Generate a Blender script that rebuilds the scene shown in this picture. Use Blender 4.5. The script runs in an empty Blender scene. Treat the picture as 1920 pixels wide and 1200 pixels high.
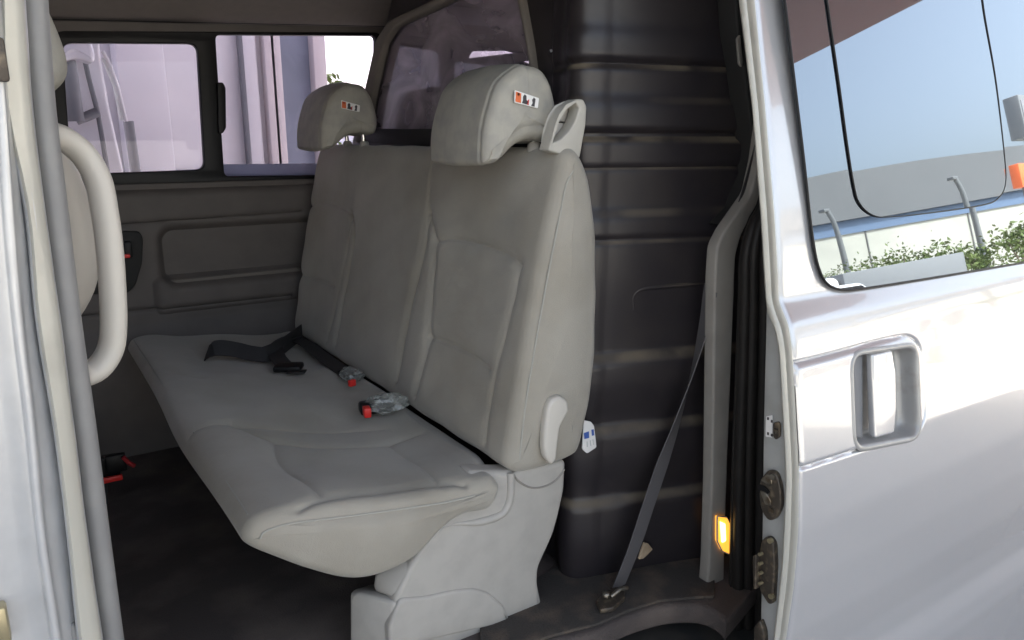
import bpy, bmesh, math, random
import numpy as np
from mathutils import Vector, Matrix
random.seed(7); rng = np.random.default_rng(7)
S = bpy.context.scene
COL = S.collection

# ------------------------------------------------------------------ camera (X rearward, Y into the van, Z up)
FOC = 1400.0
YAW, PIT = math.radians(33.6), math.radians(13.6)
C0 = np.array([0.0, 0.0, 1.55])
F_ = np.array([math.sin(YAW)*math.cos(PIT), math.cos(YAW)*math.cos(PIT), -math.sin(PIT)])
R_ = np.array([math.cos(YAW), -math.sin(YAW), 0.0])
U_ = np.cross(R_, F_)

def ray(px, py):
    return F_ + (px-960)/FOC*R_ + (600-py)/FOC*U_

def at(px, py, x=None, y=None, z=None, p=None, n=None):
    """the measured photo point (px, py) on a plane of known position in the place"""
    d = ray(px, py)
    if x is not None: t = (x-C0[0])/d[0]
    elif y is not None: t = (y-C0[1])/d[1]
    elif z is not None: t = (z-C0[2])/d[2]
    else:
        n = np.array(n, float); t = ((np.array(p, float)-C0)@n)/(d@n)
    return C0 + t*d

def xz(pts, y): return [(q[0], q[2]) for q in (at(a, b, y=y) for a, b in pts)]
def yz(pts, x): return [(q[1], q[2]) for q in (at(a, b, x=x) for a, b in pts)]
def xy(pts, z): return [(q[0], q[1]) for q in (at(a, b, z=z) for a, b in pts)]

cam_d = bpy.data.cameras.new('camera'); cam = bpy.data.objects.new('camera', cam_d); COL.objects.link(cam)
M = Matrix(((R_[0], U_[0], -F_[0], C0[0]), (R_[1], U_[1], -F_[1], C0[1]), (R_[2], U_[2], -F_[2], C0[2]), (0, 0, 0, 1)))
cam.matrix_world = M
cam_d.sensor_width = 36; cam_d.lens = 36*FOC/1920; cam_d.clip_start = 0.02; cam_d.clip_end = 3000
S.camera = cam

# ------------------------------------------------------------------ materials
def mat(name, col, rough=0.5, metal=0.0, coat=0.0, spec=0.5, noise=None, bump=None, sheen=0.0, coat_rough=0.03):
    """noise=(scale, second colour, low, high) mottles the colour; bump=(scale, strength, distance)"""
    m = bpy.data.materials.new(name); m.use_nodes = True
    nt = m.node_tree; b = nt.nodes['Principled BSDF']
    b.inputs['Base Color'].default_value = (*col, 1); b.inputs['Roughness'].default_value = rough
    b.inputs['Metallic'].default_value = metal; b.inputs['Coat Weight'].default_value = coat
    b.inputs['Coat Roughness'].default_value = coat_rough
    b.inputs['Specular IOR Level'].default_value = spec; b.inputs['Sheen Weight'].default_value = sheen
    tc = nt.nodes.new('ShaderNodeTexCoord')
    if noise:
        n = nt.nodes.new('ShaderNodeTexNoise'); n.inputs['Scale'].default_value = noise[0]; n.inputs['Detail'].default_value = 6
        nt.links.new(tc.outputs['Object'], n.inputs['Vector'])
        r = nt.nodes.new('ShaderNodeMapRange'); r.inputs[1].default_value = noise[2]; r.inputs[2].default_value = noise[3]
        nt.links.new(n.outputs['Fac'], r.inputs[0])
        mx = nt.nodes.new('ShaderNodeMix'); mx.data_type = 'RGBA'
        mx.inputs[6].default_value = (*col, 1); mx.inputs[7].default_value = (*noise[1], 1)
        nt.links.new(r.outputs[0], mx.inputs[0]); nt.links.new(mx.outputs[2], b.inputs['Base Color'])
    if bump:
        n2 = nt.nodes.new('ShaderNodeTexNoise'); n2.inputs['Scale'].default_value = bump[0]; n2.inputs['Detail'].default_value = 4
        nt.links.new(tc.outputs['Object'], n2.inputs['Vector'])
        bp = nt.nodes.new('ShaderNodeBump'); bp.inputs['Strength'].default_value = bump[1]; bp.inputs['Distance'].default_value = bump[2]
        nt.links.new(n2.outputs['Fac'], bp.inputs['Height']); nt.links.new(bp.outputs['Normal'], b.inputs['Normal'])
        if len(bump) > 3:
            n3 = nt.nodes.new('ShaderNodeTexNoise'); n3.inputs['Scale'].default_value = bump[3]; n3.inputs['Detail'].default_value = 3; n3.inputs['Distortion'].default_value = .8
            nt.links.new(tc.outputs['Object'], n3.inputs['Vector'])
            b3 = nt.nodes.new('ShaderNodeBump'); b3.inputs['Strength'].default_value = bump[4]; b3.inputs['Distance'].default_value = bump[5]
            nt.links.new(n3.outputs['Fac'], b3.inputs['Height']); nt.links.new(b3.outputs['Normal'], bp.inputs['Normal'])
    return m

def emit(name, col, strength):
    m = mat(name, col, 0.3); b = m.node_tree.nodes['Principled BSDF']
    b.inputs['Emission Color'].default_value = (*col, 1); b.inputs['Emission Strength'].default_value = strength
    return m

def glass(name, tint, refl=0.06, haze=0.0, hazecol=(.5, .45, .6), hscale=4.0):
    """a thin pane: tinted see-through, mirror reflection rising at grazing angles, smudged film"""
    m = bpy.data.materials.new(name); m.use_nodes = True; nt = m.node_tree; nt.nodes.clear()
    o = nt.nodes.new('ShaderNodeOutputMaterial')
    t = nt.nodes.new('ShaderNodeBsdfTransparent'); t.inputs[0].default_value = (*tint, 1)
    base = t.outputs[0]
    if haze > 0:
        d = nt.nodes.new('ShaderNodeBsdfDiffuse'); d.inputs[0].default_value = (*hazecol, 1)
        tc = nt.nodes.new('ShaderNodeTexCoord'); mp = nt.nodes.new('ShaderNodeMapping'); mp.inputs['Scale'].default_value = (1, 1.0, 1.5)
        n = nt.nodes.new('ShaderNodeTexNoise'); n.inputs['Scale'].default_value = hscale; n.inputs['Detail'].default_value = 7
        n.inputs['Distortion'].default_value = 1.2
        nt.links.new(tc.outputs['Object'], mp.inputs[0]); nt.links.new(mp.outputs[0], n.inputs['Vector'])
        r = nt.nodes.new('ShaderNodeMapRange'); r.inputs[1].default_value = .3; r.inputs[2].default_value = .75
        r.inputs[3].default_value = haze*.25; r.inputs[4].default_value = haze
        nt.links.new(n.outputs['Fac'], r.inputs[0])
        mx = nt.nodes.new('ShaderNodeMixShader'); nt.links.new(r.outputs[0], mx.inputs[0])
        nt.links.new(t.outputs[0], mx.inputs[1]); nt.links.new(d.outputs[0], mx.inputs[2]); base = mx.outputs[0]
    g = nt.nodes.new('ShaderNodeBsdfGlossy'); g.inputs['Roughness'].default_value = 0.0
    lw = nt.nodes.new('ShaderNodeLayerWeight'); lw.inputs[0].default_value = .35
    r2 = nt.nodes.new('ShaderNodeMapRange'); r2.inputs[3].default_value = refl; r2.inputs[4].default_value = min(1, refl*3+.2)
    nt.links.new(lw.outputs['Facing'], r2.inputs[0])
    m2 = nt.nodes.new('ShaderNodeMixShader'); nt.links.new(r2.outputs[0], m2.inputs[0])
    nt.links.new(base, m2.inputs[1]); nt.links.new(g.outputs[0], m2.inputs[2]); nt.links.new(m2.outputs[0], o.inputs[0])
    return m

def dusty(name, col, dust, rough, noise_scale=9):
    """dark moulded plastic with dust that has settled on its upward faces"""
    m = mat(name, col, rough, bump=(45, .08, .002)); nt = m.node_tree; b = nt.nodes['Principled BSDF']
    ge = nt.nodes.new('ShaderNodeNewGeometry'); sx = nt.nodes.new('ShaderNodeSeparateXYZ')
    nt.links.new(ge.outputs['True Normal'], sx.inputs[0])
    r = nt.nodes.new('ShaderNodeMapRange'); r.inputs[1].default_value = .25; r.inputs[2].default_value = .75
    nt.links.new(sx.outputs[2], r.inputs[0])
    tc = nt.nodes.new('ShaderNodeTexCoord'); n = nt.nodes.new('ShaderNodeTexNoise'); n.inputs['Scale'].default_value = noise_scale; n.inputs['Detail'].default_value = 6
    nt.links.new(tc.outputs['Object'], n.inputs['Vector'])
    r3 = nt.nodes.new('ShaderNodeMapRange'); r3.inputs[1].default_value = .35; r3.inputs[2].default_value = .6
    r3.inputs[3].default_value = .10; nt.links.new(n.outputs['Fac'], r3.inputs[0])
    mu = nt.nodes.new('ShaderNodeMath'); mu.operation = 'MULTIPLY'
    nt.links.new(r.outputs[0], mu.inputs[0]); nt.links.new(r3.outputs[0], mu.inputs[1])
    r4 = nt.nodes.new('ShaderNodeMapRange'); r4.inputs[1].default_value = .4; r4.inputs[2].default_value = .9; r4.inputs[4].default_value = .08
    nt.links.new(n.outputs['Fac'], r4.inputs[0])
    mm = nt.nodes.new('ShaderNodeMath'); mm.operation = 'MAXIMUM'
    nt.links.new(mu.outputs[0], mm.inputs[0]); nt.links.new(r4.outputs[0], mm.inputs[1])
    mx = nt.nodes.new('ShaderNodeMix'); mx.data_type = 'RGBA'; mx.inputs[6].default_value = (*col, 1); mx.inputs[7].default_value = (*dust, 1)
    nt.links.new(mm.outputs[0], mx.inputs[0]); nt.links.new(mx.outputs[2], b.inputs['Base Color'])
    mr = nt.nodes.new('ShaderNodeMapRange'); mr.inputs[3].default_value = rough; mr.inputs[4].default_value = .85
    nt.links.new(mm.outputs[0], mr.inputs[0]); nt.links.new(mr.outputs[0], b.inputs['Roughness'])
    return m

MT = dict(
    silver=mat('silver_paint', (.56, .565, .578), .24, .4, 1.0, noise=(2200, (.50, .505, .515), .45, .62)),
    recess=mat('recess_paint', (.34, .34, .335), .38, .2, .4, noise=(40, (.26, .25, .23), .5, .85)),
    jamb=mat('jamb_paint', (.56, .55, .49), .38, .15, .35, noise=(14, (.46, .45, .40), .5, .8)),
    jambgrey=mat('jamb_grey_paint', (.42, .43, .42), .45, .1, .2, noise=(18, (.33, .33, .31), .45, .8)),
    pillar=mat('pillar_paint', (.55, .56, .57), .34, .35, .5, noise=(30, (.5, .51, .52), .4, .7)),
    fabric=mat('seat_fabric', (.355, .332, .285), .85, sheen=.25, noise=(5.5, (.29, .265, .215), .40, .72), bump=(650, .5, .0018, 16, .28, .006)),
    leather=mat('headrest_vinyl', (.37, .35, .30), .6, noise=(30, (.30, .29, .26), .4, .7), bump=(600, .3, .001, 26, .25, .004)),
    piping=mat('seat_piping', (.37, .36, .32), .8),
    plastic=mat('grey_plastic', (.42, .40, .365), .5, noise=(25, (.38, .36, .33), .4, .7), bump=(500, .15, .0006)),
    pale=mat('pale_plastic', (.56, .53, .475), .42, bump=(400, .1, .0005)),
    guide=mat('guide_plastic', (.46, .44, .39), .5, bump=(400, .1, .0005)),
    bluerail=mat('blue_grey_rail', (.80, .88, .88), .5),
    trim=mat('trim_plastic', (.125, .110, .101), .65, noise=(12, (.105, .093, .086), .4, .7), bump=(500, .2, .0006)),
    trim2=mat('armrest_trim', (.165, .146, .128), .7, bump=(300, .3, .001)),
    trimdark=mat('dark_trim', (.016, .0155, .015), .7, bump=(400, .2, .0006)),
    pillartrim=mat('pillar_trim_plastic', (.27, .255, .23), .55, noise=(16, (.23, .215, .195), .4, .75), bump=(500, .15, .0006)),
    headliner=mat('headliner_cloth', (.19, .17, .15), .95, noise=(40, (.17, .152, .135), .3, .8), bump=(600, .3, .001)),
    rubber=mat('black_rubber', (.016, .0145, .0135), .5, spec=.3, noise=(20, (.024, .021, .019), .5, .8)),
    greyrubber=mat('grey_rubber', (.25, .25, .25), .45, noise=(22, (.29, .29, .285), .45, .75)),
    black=mat('black_trim', (.006, .006, .007), .45, spec=.3),
    blackgloss=mat('black_gloss', (.012, .012, .014), .12),
    part=dusty('partition_plastic', (.0215, .0185, .0215), (.17, .138, .095), .37),
    carpet=mat('floor_carpet', (.075, .062, .058), .95, noise=(7, (.15, .122, .105), .45, .75), bump=(260, .6, .004)),
    carpet2=mat('dusty_carpet', (.055, .048, .043), .95, noise=(14, (.15, .115, .085), .48, .8), bump=(200, .8, .005)),
    step=mat('step_plastic', (.045, .047, .047), .5, noise=(10, (.09, .08, .07), .5, .8), bump=(120, .3, .001)),
    web=mat('belt_webbing', (.115, .11, .115), .7, bump=(900, .3, .0006)),
    webdark=mat('dark_webbing', (.03, .029, .031), .65, bump=(900, .3, .0006)),
    chrome=mat('chrome', (.75, .75, .74), .12, 1.0),
    steel=mat('worn_steel', (.30, .28, .24), .4, .9, noise=(60, (.16, .12, .08), .4, .65)),
    brass=mat('brass', (.48, .42, .27), .4, .8),
    grease=mat('greasy_metal', (.075, .062, .05), .45, .4, noise=(80, (.20, .16, .11), .5, .75), bump=(200, .5, .002)),
    red=mat('red_plastic', (.75, .03, .025), .4),
    darkred=mat('dull_red_plastic', (.30, .015, .02), .5),
    white=mat('white_label', (.78, .77, .75), .5),
    orange=mat('orange_print', (.75, .16, .05), .5),
    darkprint=mat('dark_print', (.05, .045, .05), .5),
    redprint=mat('red_print', (.55, .06, .06), .5),
    blueprint=mat('blue_print', (.06, .13, .42), .5),
    greyprint=mat('grey_print', (.55, .57, .55), .5),
    paper=mat('paper', (.42, .33, .23), .85, noise=(60, (.34, .25, .16), .4, .7)),
    film=glass('clear_film', (.80, .82, .80),   .05, .6, (.62, .64, .60), 40),
    sideglass=glass('side_glass', (.80, .785, .89), .02),
    partglass=glass('partition_glass', (.62, .58, .70), .06, .62, (.72, .63, .72), 4),
    doorglass=None, amber=emit('amber_lens', (1.0, .40, .05), .30), amberhot=emit('amber_bulb', (1.0, .70, .25), 1.0),
    canopy=mat('canopy_red', (.11, .03, .032), .6),
    cream=mat('cream_wall', (.42, .41, .36), .8, noise=(.6, (.37, .36, .32), .4, .7)),
    greyroof=mat('grey_roof', (.085, .088, .094), .6, noise=(.25, (.075, .078, .084), .4, .7)),
    bluestripe=mat('blue_band', (.10, .15, .24), .5),
    whitewall=mat('white_wall', (.74, .72, .71), .7, noise=(1.2, (.66, .64, .64), .4, .75)),
    greywall=mat('grey_wall', (.20, .20, .22), .75),
    bluegrey=mat('bluegrey_panel', (.25, .28, .34), .5, noise=(3, (.22, .25, .30), .4, .7)),
    pinkpost=mat('pale_pink_post', (.64, .58, .56), .6),
    truckwhite=mat('truck_white', (.76, .75, .76), .3, coat=.6),
    truckgrey=mat('truck_grey', (.17, .175, .185), .5),
    leaf=mat('leaf', (.075, .11, .03), .7, spec=.2, noise=(.9, (.12, .15, .05), .4, .65)),
    bark=mat('bark', (.16, .12, .09), .9),
    asphalt=mat('concrete_ground', (.36, .35, .33), .9, noise=(.5, (.29, .28, .265), .4, .7), bump=(30, .3, .01)),
    pole=mat('galvanised_pole', (.16, .165, .17), .5, .2),
    tyre=mat('tyre', (.02, .02, .02), .8),
    cone=mat('cone_orange', (.80, .16, .05), .5),
)
def doorglass():
    m = bpy.data.materials.new('privacy_glass'); m.use_nodes = True; nt = m.node_tree; nt.nodes.clear()
    o = nt.nodes.new('ShaderNodeOutputMaterial')
    d = nt.nodes.new('ShaderNodeBsdfPrincipled'); d.inputs['Base Color'].default_value = (.012, .013, .016, 1); d.inputs['Roughness'].default_value = .03
    g = nt.nodes.new('ShaderNodeBsdfGlossy'); g.inputs['Roughness'].default_value = 0; g.inputs[0].default_value = (.70, .85, 1, 1)
    lw = nt.nodes.new('ShaderNodeLayerWeight'); lw.inputs[0].default_value = .5
    r = nt.nodes.new('ShaderNodeMapRange'); r.inputs[3].default_value = .12; r.inputs[4].default_value = .50
    nt.links.new(lw.outputs['Facing'], r.inputs[0])
    mx = nt.nodes.new('ShaderNodeMixShader'); nt.links.new(r.outputs[0], mx.inputs[0])
    nt.links.new(d.outputs[0], mx.inputs[1]); nt.links.new(g.outputs[0], mx.inputs[2]); nt.links.new(mx.outputs[0], o.inputs[0])
    return m
MT['doorglass'] = doorglass()
MT['silver'].node_tree.nodes['Principled BSDF'].inputs['Coat IOR'].default_value = 1.8

# ------------------------------------------------------------------ helpers
def thing(name, label, cat, loc=(0, 0, 0), group=None):
    o = bpy.data.objects.new(name, None); COL.objects.link(o); o.location = loc; o.empty_display_size = .1
    tag(o, label, cat, group); return o

def tag(o, label, cat, group=None):
    o['label'] = label; o['category'] = cat
    if group: o['group'] = group
    return o

def link(name, me, m, parent=None, smooth=True, auto=40):
    o = bpy.data.objects.new(name, me); COL.objects.link(o)
    if m is not None: me.materials.append(m)
    if smooth:
        me.polygons.foreach_set('use_smooth', [True]*len(me.polygons))
        if auto: me.set_sharp_from_angle(angle=math.radians(auto))
    if parent is not None:
        o.parent = parent
        q = parent; loc = Vector((0, 0, 0))
        if parent.type == 'EMPTY': loc = parent.location
        o.matrix_parent_inverse = Matrix.Translation(-loc)
    return o

def mesh(name, verts, faces, m, parent=None, smooth=True, auto=40, recalc=True):
    me = bpy.data.meshes.new(name); me.from_pydata([tuple(map(float, v)) for v in verts], [], faces)
    if recalc:
        bm = bmesh.new(); bm.from_mesh(me); bmesh.ops.recalc_face_normals(bm, faces=bm.faces); bm.to_mesh(me); bm.free()
    me.update()
    return link(name, me, m, parent, smooth, auto)

def grid(name, P, m, parent=None, closed=False, capped=False, auto=60, thick=0):
    """P (nu, nv, 3): a surface; closed joins the ends of u; capped closes both ends of v"""
    nu, nv = P.shape[:2]; V = P.reshape(-1, 3); fs = []
    for i in range(nu if closed else nu-1):
        a = i*nv; b = ((i+1) % nu)*nv
        fs += [(a+j, b+j, b+j+1, a+j+1) for j in range(nv-1)]
    if capped:
        fs.append([i*nv for i in range(nu)]); fs.append([i*nv+nv-1 for i in range(nu)][::-1])
    o = mesh(name, V, fs, m, parent, True, auto)
    if thick:
        s = o.modifiers.new('t', 'SOLIDIFY'); s.thickness = thick; s.offset = -1
    return o

def catmull(pts, n, closed=False):
    pts = np.array(pts, float)
    if closed: q = np.vstack([pts[-1], pts, pts[0], pts[1]])
    else: q = np.vstack([2*pts[0]-pts[1], pts, 2*pts[-1]-pts[-2]])
    out = []
    for i in range(1, len(q)-2):
        p0, p1, p2, p3 = q[i-1:i+3]
        t = np.linspace(0, 1, 24, endpoint=False)[:, None]
        out.append(.5*((2*p1)+(-p0+p2)*t+(2*p0-5*p1+4*p2-p3)*t**2+(-p0+3*p1-3*p2+p3)*t**3))
    out = np.vstack(out+[q[-2][None]])
    d = np.r_[0, np.cumsum(np.linalg.norm(np.diff(out, axis=0), axis=1))]
    s = np.linspace(0, d[-1], n+1 if closed else n)
    r = np.stack([np.interp(s, d, out[:, k]) for k in range(out.shape[1])], 1)
    return r[:-1] if closed else r

def rnd(pts, r, n=6):
    """round every corner of a closed polygon; r may be one radius or one per corner"""
    pts = [np.array(p, float) for p in pts]; out = []; k = len(pts)
    for i in range(k):
        rr = r[i] if isinstance(r, (list, tuple)) else r
        a, b, c = pts[i-1], pts[i], pts[(i+1) % k]
        u = a-b; v = c-b; lu, lv = np.linalg.norm(u), np.linalg.norm(v)
        q = min(rr, lu*.48, lv*.48)
        if q < 1e-5: out.append(b); continue
        p, s = b+u/lu*q, b+v/lv*q
        for t in np.linspace(0, 1, n): out.append((1-t)**2*p+2*t*(1-t)*b+t*t*s)
    return out

def plate(name, outer, thick, fn, m, parent=None, holes=(), bevel=0.0, auto=35, bres=2):
    """a flat plate cut to an outline with holes; fn maps (u, v, w) to the place, w across the thickness"""
    cu = bpy.data.curves.new(name, 'CURVE'); cu.dimensions = '2D'; cu.fill_mode = 'BOTH'
    cu.extrude = max(thick/2-bevel, 1e-4); cu.bevel_depth = bevel; cu.bevel_resolution = bres; cu.offset = -bevel
    for loop in [outer, *holes]:
        sp = cu.splines.new('POLY'); sp.points.add(len(loop)-1); sp.use_cyclic_u = True
        for q, p in zip(sp.points, loop): q.co = (p[0], p[1], 0, 1)
    tmp = bpy.data.objects.new('tmp', cu); COL.objects.link(tmp)
    dg = bpy.context.evaluated_depsgraph_get()
    me = bpy.data.meshes.new_from_object(tmp.evaluated_get(dg)); me.name = name
    bpy.data.objects.remove(tmp); bpy.data.curves.remove(cu)
    me.materials.clear()
    co = np.empty(len(me.vertices)*3); me.vertices.foreach_get('co', co); co = co.reshape(-1, 3)
    me.vertices.foreach_set('co', np.array([fn(*c) for c in co]).ravel())
    bm = bmesh.new(); bm.from_mesh(me); bmesh.ops.remove_doubles(bm, verts=bm.verts, dist=1e-6)
    bmesh.ops.recalc_face_normals(bm, faces=bm.faces); bm.to_mesh(me); bm.free(); me.update()
    return link(name, me, m, parent, True, auto)

def onY(y): return lambda u, v, w: (u, y+w, v)
def onX(x): return lambda u, v, w: (x+w, u, v)
def onZ(z): return lambda u, v, w: (u, v, z+w)

def frames(path, closed):
    P = np.array(path, float)
    T = np.roll(P, -1, 0)-np.roll(P, 1, 0) if closed else np.gradient(P, axis=0)
    T /= np.linalg.norm(T, axis=1)[:, None]
    ref = np.array([0, 0, 1.0]) if abs(T[0][2]) < .9 else np.array([1.0, 0, 0])
    N = []; n = ref-(ref@T[0])*T[0]; n /= np.linalg.norm(n)
    for t in T:
        n = n-(n@t)*t; n /= np.linalg.norm(n); N.append(n)
    N = np.array(N); return P, T, N, np.cross(T, N)

def tube(name, path, r, m, parent=None, closed=False, k=14, flat=1.0, taper=None):
    P, T, N, B = frames(path, closed); a = np.linspace(0, 2*math.pi, k, endpoint=False)
    rr = np.full(len(P), r) if taper is None else r*np.array(taper)
    ring = P[None]+rr[None, :, None]*(np.cos(a)[:, None, None]*N[None]+flat*np.sin(a)[:, None, None]*B[None])
    if closed: ring = np.concatenate([ring, ring[:, :1]], 1)
    return grid(name, ring, m, parent, closed=True, capped=not closed)

def ribbon(name, path, wdir, w, t, m, parent=None):
    P = np.array(path, float)
    if wdir is None:
        T0 = np.gradient(P, axis=0); W = np.cross(T0, np.array([0, 0, 1.0]))
    else: W = np.array(wdir, float)
    if W.ndim == 1: W = np.repeat(W[None], len(P), 0)
    T = np.gradient(P, axis=0); T /= np.linalg.norm(T, axis=1)[:, None]
    W = W-(W*T).sum(1)[:, None]*T; W /= np.linalg.norm(W, axis=1)[:, None]; Nn = np.cross(T, W)
    L = [P-W*w/2-Nn*t/2, P+W*w/2-Nn*t/2, P+W*w/2+Nn*t/2, P-W*w/2+Nn*t/2]
    return grid(name, np.stack(L), m, parent, closed=True, capped=True, auto=30)

def box(name, c, s, m, parent=None, bev=.004, rot=None, seg=2):
    bm = bmesh.new(); bmesh.ops.create_cube(bm, size=1); bmesh.ops.scale(bm, vec=s, verts=bm.verts)
    if bev: bmesh.ops.bevel(bm, geom=bm.edges[:], offset=min(bev, min(s)*.45), segments=seg, affect='EDGES', profile=.5)
    if rot is not None: bmesh.ops.rotate(bm, cent=(0, 0, 0), matrix=rot, verts=bm.verts)
    bmesh.ops.translate(bm, vec=c, verts=bm.verts)
    me = bpy.data.meshes.new(name); bm.to_mesh(me); bm.free(); return link(name, me, m, parent, True, 35)

def segdist(Q, line):
    """distance of points Q (n,2) to a polyline"""
    L = np.array(line, float); d = np.full(len(Q), 9.0)
    for a, b in zip(L[:-1], L[1:]):
        ab = b-a; t = np.clip(((Q-a)@ab)/max(ab@ab, 1e-12), 0, 1)
        d = np.minimum(d, np.linalg.norm(Q-(a+t[:, None]*ab), axis=1))
    return d

def smooth(line, n=40): return catmull(line, n)
def sdrect(Q, c, h, r):
    d = np.abs(Q-np.array(c))-np.array(h)+r
    return np.minimum(np.maximum(d[:, 0], d[:, 1]), 0)+np.linalg.norm(np.maximum(d, 0), axis=1)-r
def sstep(x, a, b):
    t = np.clip((x-a)/(b-a), 0, 1); return t*t*(3-2*t)
def normals(P, closed):
    du = np.roll(P, -1, 0)-np.roll(P, 1, 0) if closed else np.gradient(P, axis=0)
    n = np.cross(du, np.gradient(P, axis=1)); return n/np.maximum(np.linalg.norm(n, axis=2), 1e-9)[..., None]

# ------------------------------------------------------------------ upholstered block: profile in XZ swept along Y with rounded, padded ends
def upholster(name, prof, y0, y1, r, m, parent, nprof, ny, disp=None, dome=.012, post=None):
    pr = catmull(prof, nprof, True)
    t = np.roll(pr, -1, 0)-np.roll(pr, 1, 0); t /= np.linalg.norm(t, axis=1)[:, None]
    n = np.stack([t[:, 1], -t[:, 0]], 1)
    c = pr.mean(0)
    if ((pr-c)*n).sum() < 0: n = -n
    cap = [(q, None) for q in (0.02, .2, .4, .6, .75, .87, .95)]
    es = np.r_[np.linspace(0, 1, 11)**1.5*r]
    ys = np.r_[es, np.linspace(r, (y1-y0)-r, ny)[1:-1], ((y1-y0)-es)[::-1]]
    rings = []
    inset0 = r
    def inner(q):
        ring = pr-n*inset0; k_ = max(1, int((1-q)*len(pr)*.16)) | 1
        if k_ > 1:
            ring = np.stack([np.convolve(np.pad(ring[:, j], k_//2, 'wrap'), np.ones(k_)/k_, 'valid') for j in (0, 1)], 1)
        return c+(ring-c)*q
    for q, _ in cap:
        rr = inner(q)
        rings.append((rr, y0-dome*(1-q**2)))
    for e in ys:
        ee = min(e, (y1-y0)-e); ins = r-math.sqrt(max(0, r*r-(r-min(ee, r))**2))
        rings.append((pr-n*ins, y0+e))
    for q, _ in cap[::-1]:
        rings.append((inner(q), y1+dome*(1-q**2)))
    P = np.stack([np.stack([a[:, 0], np.full(len(a), y), a[:, 1]], 1) for a, y in rings], 1)
    N = normals(P, True)
    if (N*(P-P.mean((0, 1)))).sum() < 0: N = -N
    if disp is not None:
        D = disp(P.reshape(-1, 3), N.reshape(-1, 3)).reshape(P.shape[:2]); P = P+N*D[..., None]
    if post is not None: P = post(P)
    return grid(name, P, m, parent, closed=True, capped=True, auto=0), pr, n

# ================================================================== THE VAN
van = thing('passenger_van', 'silver van parked with its side door slid open, showing its grey cabin', 'van', (1.0, 1.75, 0))

# ---- floor, step, ceiling, far side
arc = [(760, 1330), (1000, 1215), (1110, 1190), (1180, 1158), (1250, 1138), (1310, 1136), (1345, 1150), (1362, 1168)]
arcw = xy(arc, .55)
ext = [(-1.6, 2.62), (3.4, 2.62), (3.4, .96), (1.36, .96)]
fl = [(.35, .93), (-1.6, .93)]
plate('floor_carpet', [*ext[:2], (3.4, 1.0), (1.45, 1.0)] + [tuple(q) for q in catmull(arcw[::-1], 40)] + [(.3, .98), (-1.6, .98)], .05, onZ(.525), MT['carpet'], van, bevel=.012)
plate('step_tread', [(-.0, .80), (1.75, .80), (1.75, 1.5), (-.0, 1.5)], .04, onZ(.42), MT['step'], van, bevel=.01)
# carpet behind the seat, dusty, with a raised edge
q = [(1045, 1062), (1340, 1030), (1340, 1120), (1300, 1122), (1240, 1127), (1180, 1146), (1120, 1172), (1040, 1192), (985, 1210), (900, 1230), (900, 1150)]
cp = xy(q, .556)
plate('dusty_carpet', rnd(cp, .01), .008, onZ(.556), MT['carpet2'], van, bevel=.003)
# floor behind the partition, roof
def zroof(x): return 1.893+.058*(x-.15)
xs = np.linspace(-1.6, 1.30, 44)
prof = [(2.60, -.005), (2.575, -.002), (2.55, .012), (2.51, .04), (2.45, .065), (2.35, .085), (2.1, .098), (1.7, .10), (1.3, .095), (1.02, .07), (.93, .02)]
pc = catmull(prof, 40)
P = np.stack([np.stack([np.full(40, x), pc[:, 0], zroof(x)+pc[:, 1]], 1) for x in xs])
grid('headliner', P, MT['headliner'], van, thick=.012)
plate('roof_panel', [(-1.7, .93), (3.45, .93), (3.45, 2.72), (-1.7, 2.72)], .02, onZ(2.06), MT['silver'], van, bevel=.005)

YW = 2.62
wz = lambda pts: xz(pts, YW)
hole = rnd(wz([(103, 61), (712, 63), (712, 345), (100, 348)]), .03)
plate('window_surround', [(-1.6, 1.39), (1.255, 1.39), (1.255, zroof(1.255)+.02), (-1.6, zroof(-1.6)+.02)], .02, onY(YW+.01), MT['trim'], van, holes=[hole], bevel=.004)
tube('headliner_groove', [(x, 2.592, zroof(x)-.010) for x in np.linspace(-.6, 1.25, 12)], .006, MT['trimdark'], van)
win = plate('window_frame', rnd(wz([(99, 57), (716, 60), (716, 347), (96, 350)]), .03), .03, onY(YW+.014), MT['black'], van, bevel=.004,
      holes=[rnd(wz([(117, 80), (370, 82), (384, 318), (135, 327)]), .028), rnd(wz([(404, 65), (705, 67), (705, 327), (421, 331)]), [.018, .018, .018, .018])])
plate('window_pane', rnd(wz([(108, 70), (380, 72), (394, 328), (125, 337)]), .03), .004, onY(YW+.032), MT['sideglass'], win)
plate('window_pane', rnd(wz([(396, 58), (711, 60), (711, 334), (411, 338)]), .02), .004, onY(YW+.022), MT['sideglass'], win)
plate('outer_rail', rnd(wz([(400, 309), (712, 306), (712, 345), (400, 345)]), .004), .01, onY(YW+.050), MT['bluerail'], win)
plate('window_latch', rnd(wz([(405, 155), (416, 155), (421, 165), (422, 240), (416, 250), (408, 250)]), .006), .02, onY(YW-.008), MT['black'], win, bevel=.003)

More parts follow.
